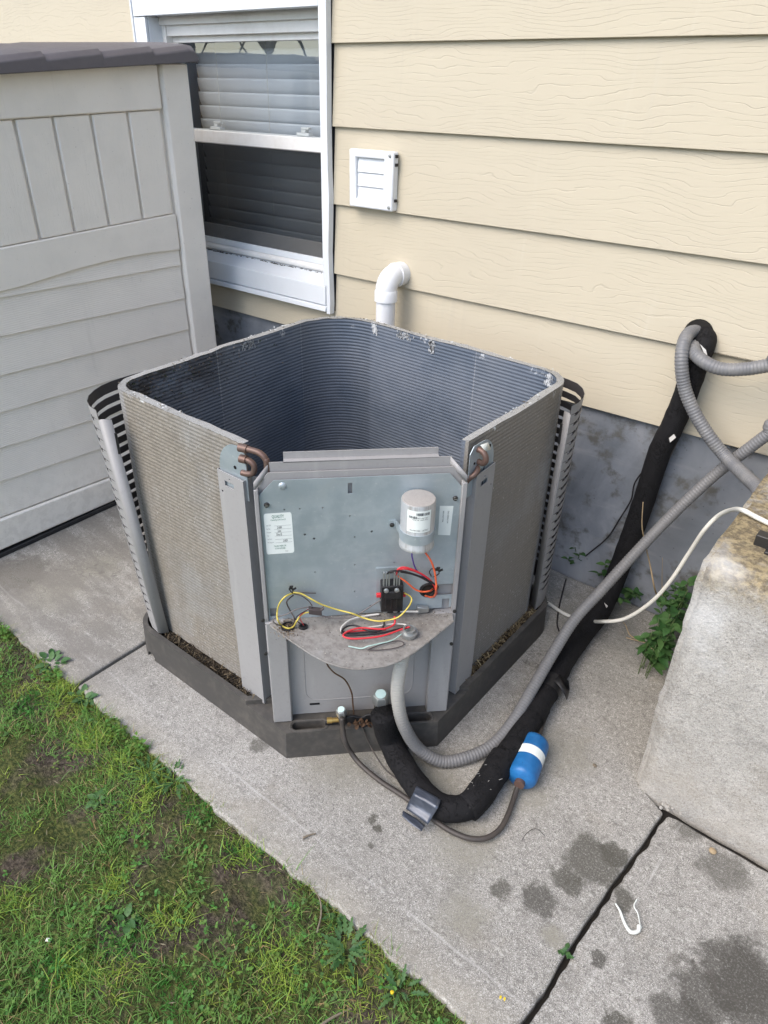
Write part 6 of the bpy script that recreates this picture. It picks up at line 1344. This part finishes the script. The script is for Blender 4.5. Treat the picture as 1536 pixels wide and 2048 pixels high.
def rosette(name, label, px_, n_, me, s0, flower=False, spread=.01):
    c = Vector(px_); c.z = lawn_z(c.x, c.y)+.006; T = thing(name, label, 'plant', c)
    for k in range(n_):
        a = k*2.4+random.uniform(-.2, .2); put_leaf(T, me, c+Vector((math.cos(a), math.sin(a), 0))*random.uniform(.0, spread)+Vector((0, 0, .003)), a, random.uniform(.15, .7), random.uniform(-.2, .2), s0*random.uniform(.6, 1.1))
    if flower:
        for k in range(1):
            p = c+Vector((random.gauss(0, .015), random.gauss(0, .015), .022)); b = MB().lathe([(.001, 0), (.003, .003), (.0035, .006), (.002, .007)], p, (random.uniform(-.3, .3), random.uniform(-.3, .3), 1), 10); part(T, 'flower', b, 'yellowpetal'); part(T, 'flower_stalk', MB().tube([c, p], .0008, 5), 'stem')
rosette('dandelion', 'large dandelion rosette by the slab edge', (-0.4864,0.5315,-0.02), 26, LEAFN, .6, False, .03)
rosette('dandelion', 'smaller jagged dandelion rosette against the slab corner, upper of two', (-0.5435,0.5696,-0.02), 14, LEAFN, .5, False, .02)
rosette('dandelion', 'dandelion rosette at the bottom edge with slab beside it', (-0.3611,0.5395,-0.02), 16, LEAFN, .5, True, .02)
rosette('broadleaf_weed', 'pale oval-leaved weed in the middle of the lawn', (-1.1287,0.4204,-0.02), 7, LEAF2, .55)
rosette('broadleaf_weed', 'oval-leaved weed beside the bare soil patch', (-0.8448,0.3025,-0.02), 6, LEAF2, .5)
rosette('broadleaf_weed', 'leafy clump hanging at the slab edge, upper left', (-1.5919,0.5839,-0.01), 18, LEAF, .8, False, .03)
rosette('broadleaf_weed', 'leafy clump at the slab edge below the pan corner', (-1.4123,0.5695,-0.01), 18, LEAF, .8, False, .03)
rosette('vetch', 'feathery vetch sprig leaning on the slab edge', (-1.0315,0.5601,-0.01), 16, LEAFN, .55, False, .03); rosette('vetch', 'feathery vetch sprig in the lawn below the slab edge', (-1.0924,0.5361,-0.01), 14, LEAFN, .5, False, .03)
b = MB(); c = Vector((-0.926,0.1892,-0.005)); b.fbox(c, (Vector((1, .4, .3)), Vector((-.4, 1, .2)), Vector((0, 0, 1))), (.006, .003, .001)); solo('paper_scrap', 'tiny white paper scrap lying in the grass', 'paper', b, 'chalk', c)
# ================================================================ ACROSS THE YARD (out of view; for window reflections and warm bounce, with an added light blocker)
nb = thing('neighbour_house', 'sunlit cream house across the yard', 'house', (-3, -24, 0))
part(nb, 'wall', MB().box((-16, -32, -.05), (10, -24, 2.55)), 'nwall')
part(nb, 'roof', MB().prism([(-23.4, 2.5), (-32.7, 2.5), (-28.0, 3.6)], -16.6, 10.6, lambda a, c, d: (d, a, c)), 'roof')
for x in (-13, -8, -2, 5): part(nb, 'window', MB().box((x-.6, -23.99, 1.0), (x+.6, -23.93, 2.1)), 'roomdark')
hoop = thing('reflection_hoops', 'dark hoop frame added beyond the fence for the window reflection', 'frame', (-14.3, -9.2, 0))  # unseen frame added so dark ribs cross the sky mirrored in the window
KX, KW, KZ, KH = -14.3, 2.5, 1.5, 1.3
for k in range(4): part(hoop, 'hoop', MB().tube([(KX-1.5+k*1.05, -9.2-2*math.cos(math.radians(a)), -.05+(KZ+KH)*math.sin(math.radians(a))) for a in range(0, 181, 12)], .04, 6), 'nbrown', sharp=180)
part(hoop, 'ridge_bar', MB().tube([(KX-1.6, -9.2, KZ+KH-.06), (KX+1.75, -9.2, KZ+KH-.06)], .03, 6), 'nbrown', sharp=180)
sw = thing('side_light_blocker', 'unseen grey wall and roof added to block light from the right', 'house', (4.2, 3, 0))  # added out of view to dim the faces turned to the right
part(sw, 'wall', MB().box((3.0, -.4, -.05), (7, 9, 4.6)), 'sidewall'); part(sw, 'roof', MB().prism([(2.6, 4.55), (7.4, 4.55), (5, 6.2)], -.8, 9.4, lambda a, c, d: (a, d, c)), 'roof')
fence = thing('board_fence', 'dark board fence across the yard', 'fence', (-6, -8, 0))
for i in range(70): part(fence, 'board', MB().box((-24+i*.4, -8.05, -.03), (-24+i*.4+.385, -8.02, 1.62)), 'fencew')
def tree(x, y, h, r, label):
    T = thing('garden_tree', label, 'tree', (x, y, 0)); part(T, 'trunk', MB().tube(smooth([(x, y, -.05), (x+.1, y, h*.3), (x-.1, y+.1, h*.6), (x, y, h*.85)], 5), .16, 8, rf=lambda i: .16*(1-.045*i)), 'bark', sharp=180)
    v = []; f = []
    for k in range(2600):
        d = Vector((random.gauss(0, 1), random.gauss(0, 1), random.gauss(0, 1))).normalized()*(random.random()**.4); c = Vector((x, y, h*.7)) + Vector((d.x*r, d.y*r, d.z*h*.38))
        if noise.noise(c*.9) < -.12: continue
        u = Vector((random.uniform(-1, 1), random.uniform(-1, 1), random.uniform(-.6, .6))).normalized()*.13; w = u.orthogonal().normalized()*.07; b0 = len(v); v += [c-u, c+w, c+u, c-w]; f.append((b0, b0+1, b0+2, b0+3))
    b = MB(); b.add(v, f); part(T, 'crown', b, 'crown')
for i, (x, y, h, r) in enumerate(((-23, -10.5, 6, 2.2), (-7.2, -11.5, 6.5, 2.2), (5, -8, 5, 2), (13, -20, 8, 2.6))): tree(x, y, h, r, ('round green tree left of the far house', 'tall green tree right of the far house', 'small green tree at the fence', 'tall tree rising behind the far house')[i])
for o in bpy.data.objects:
    if '_c' in o: del o['_c']
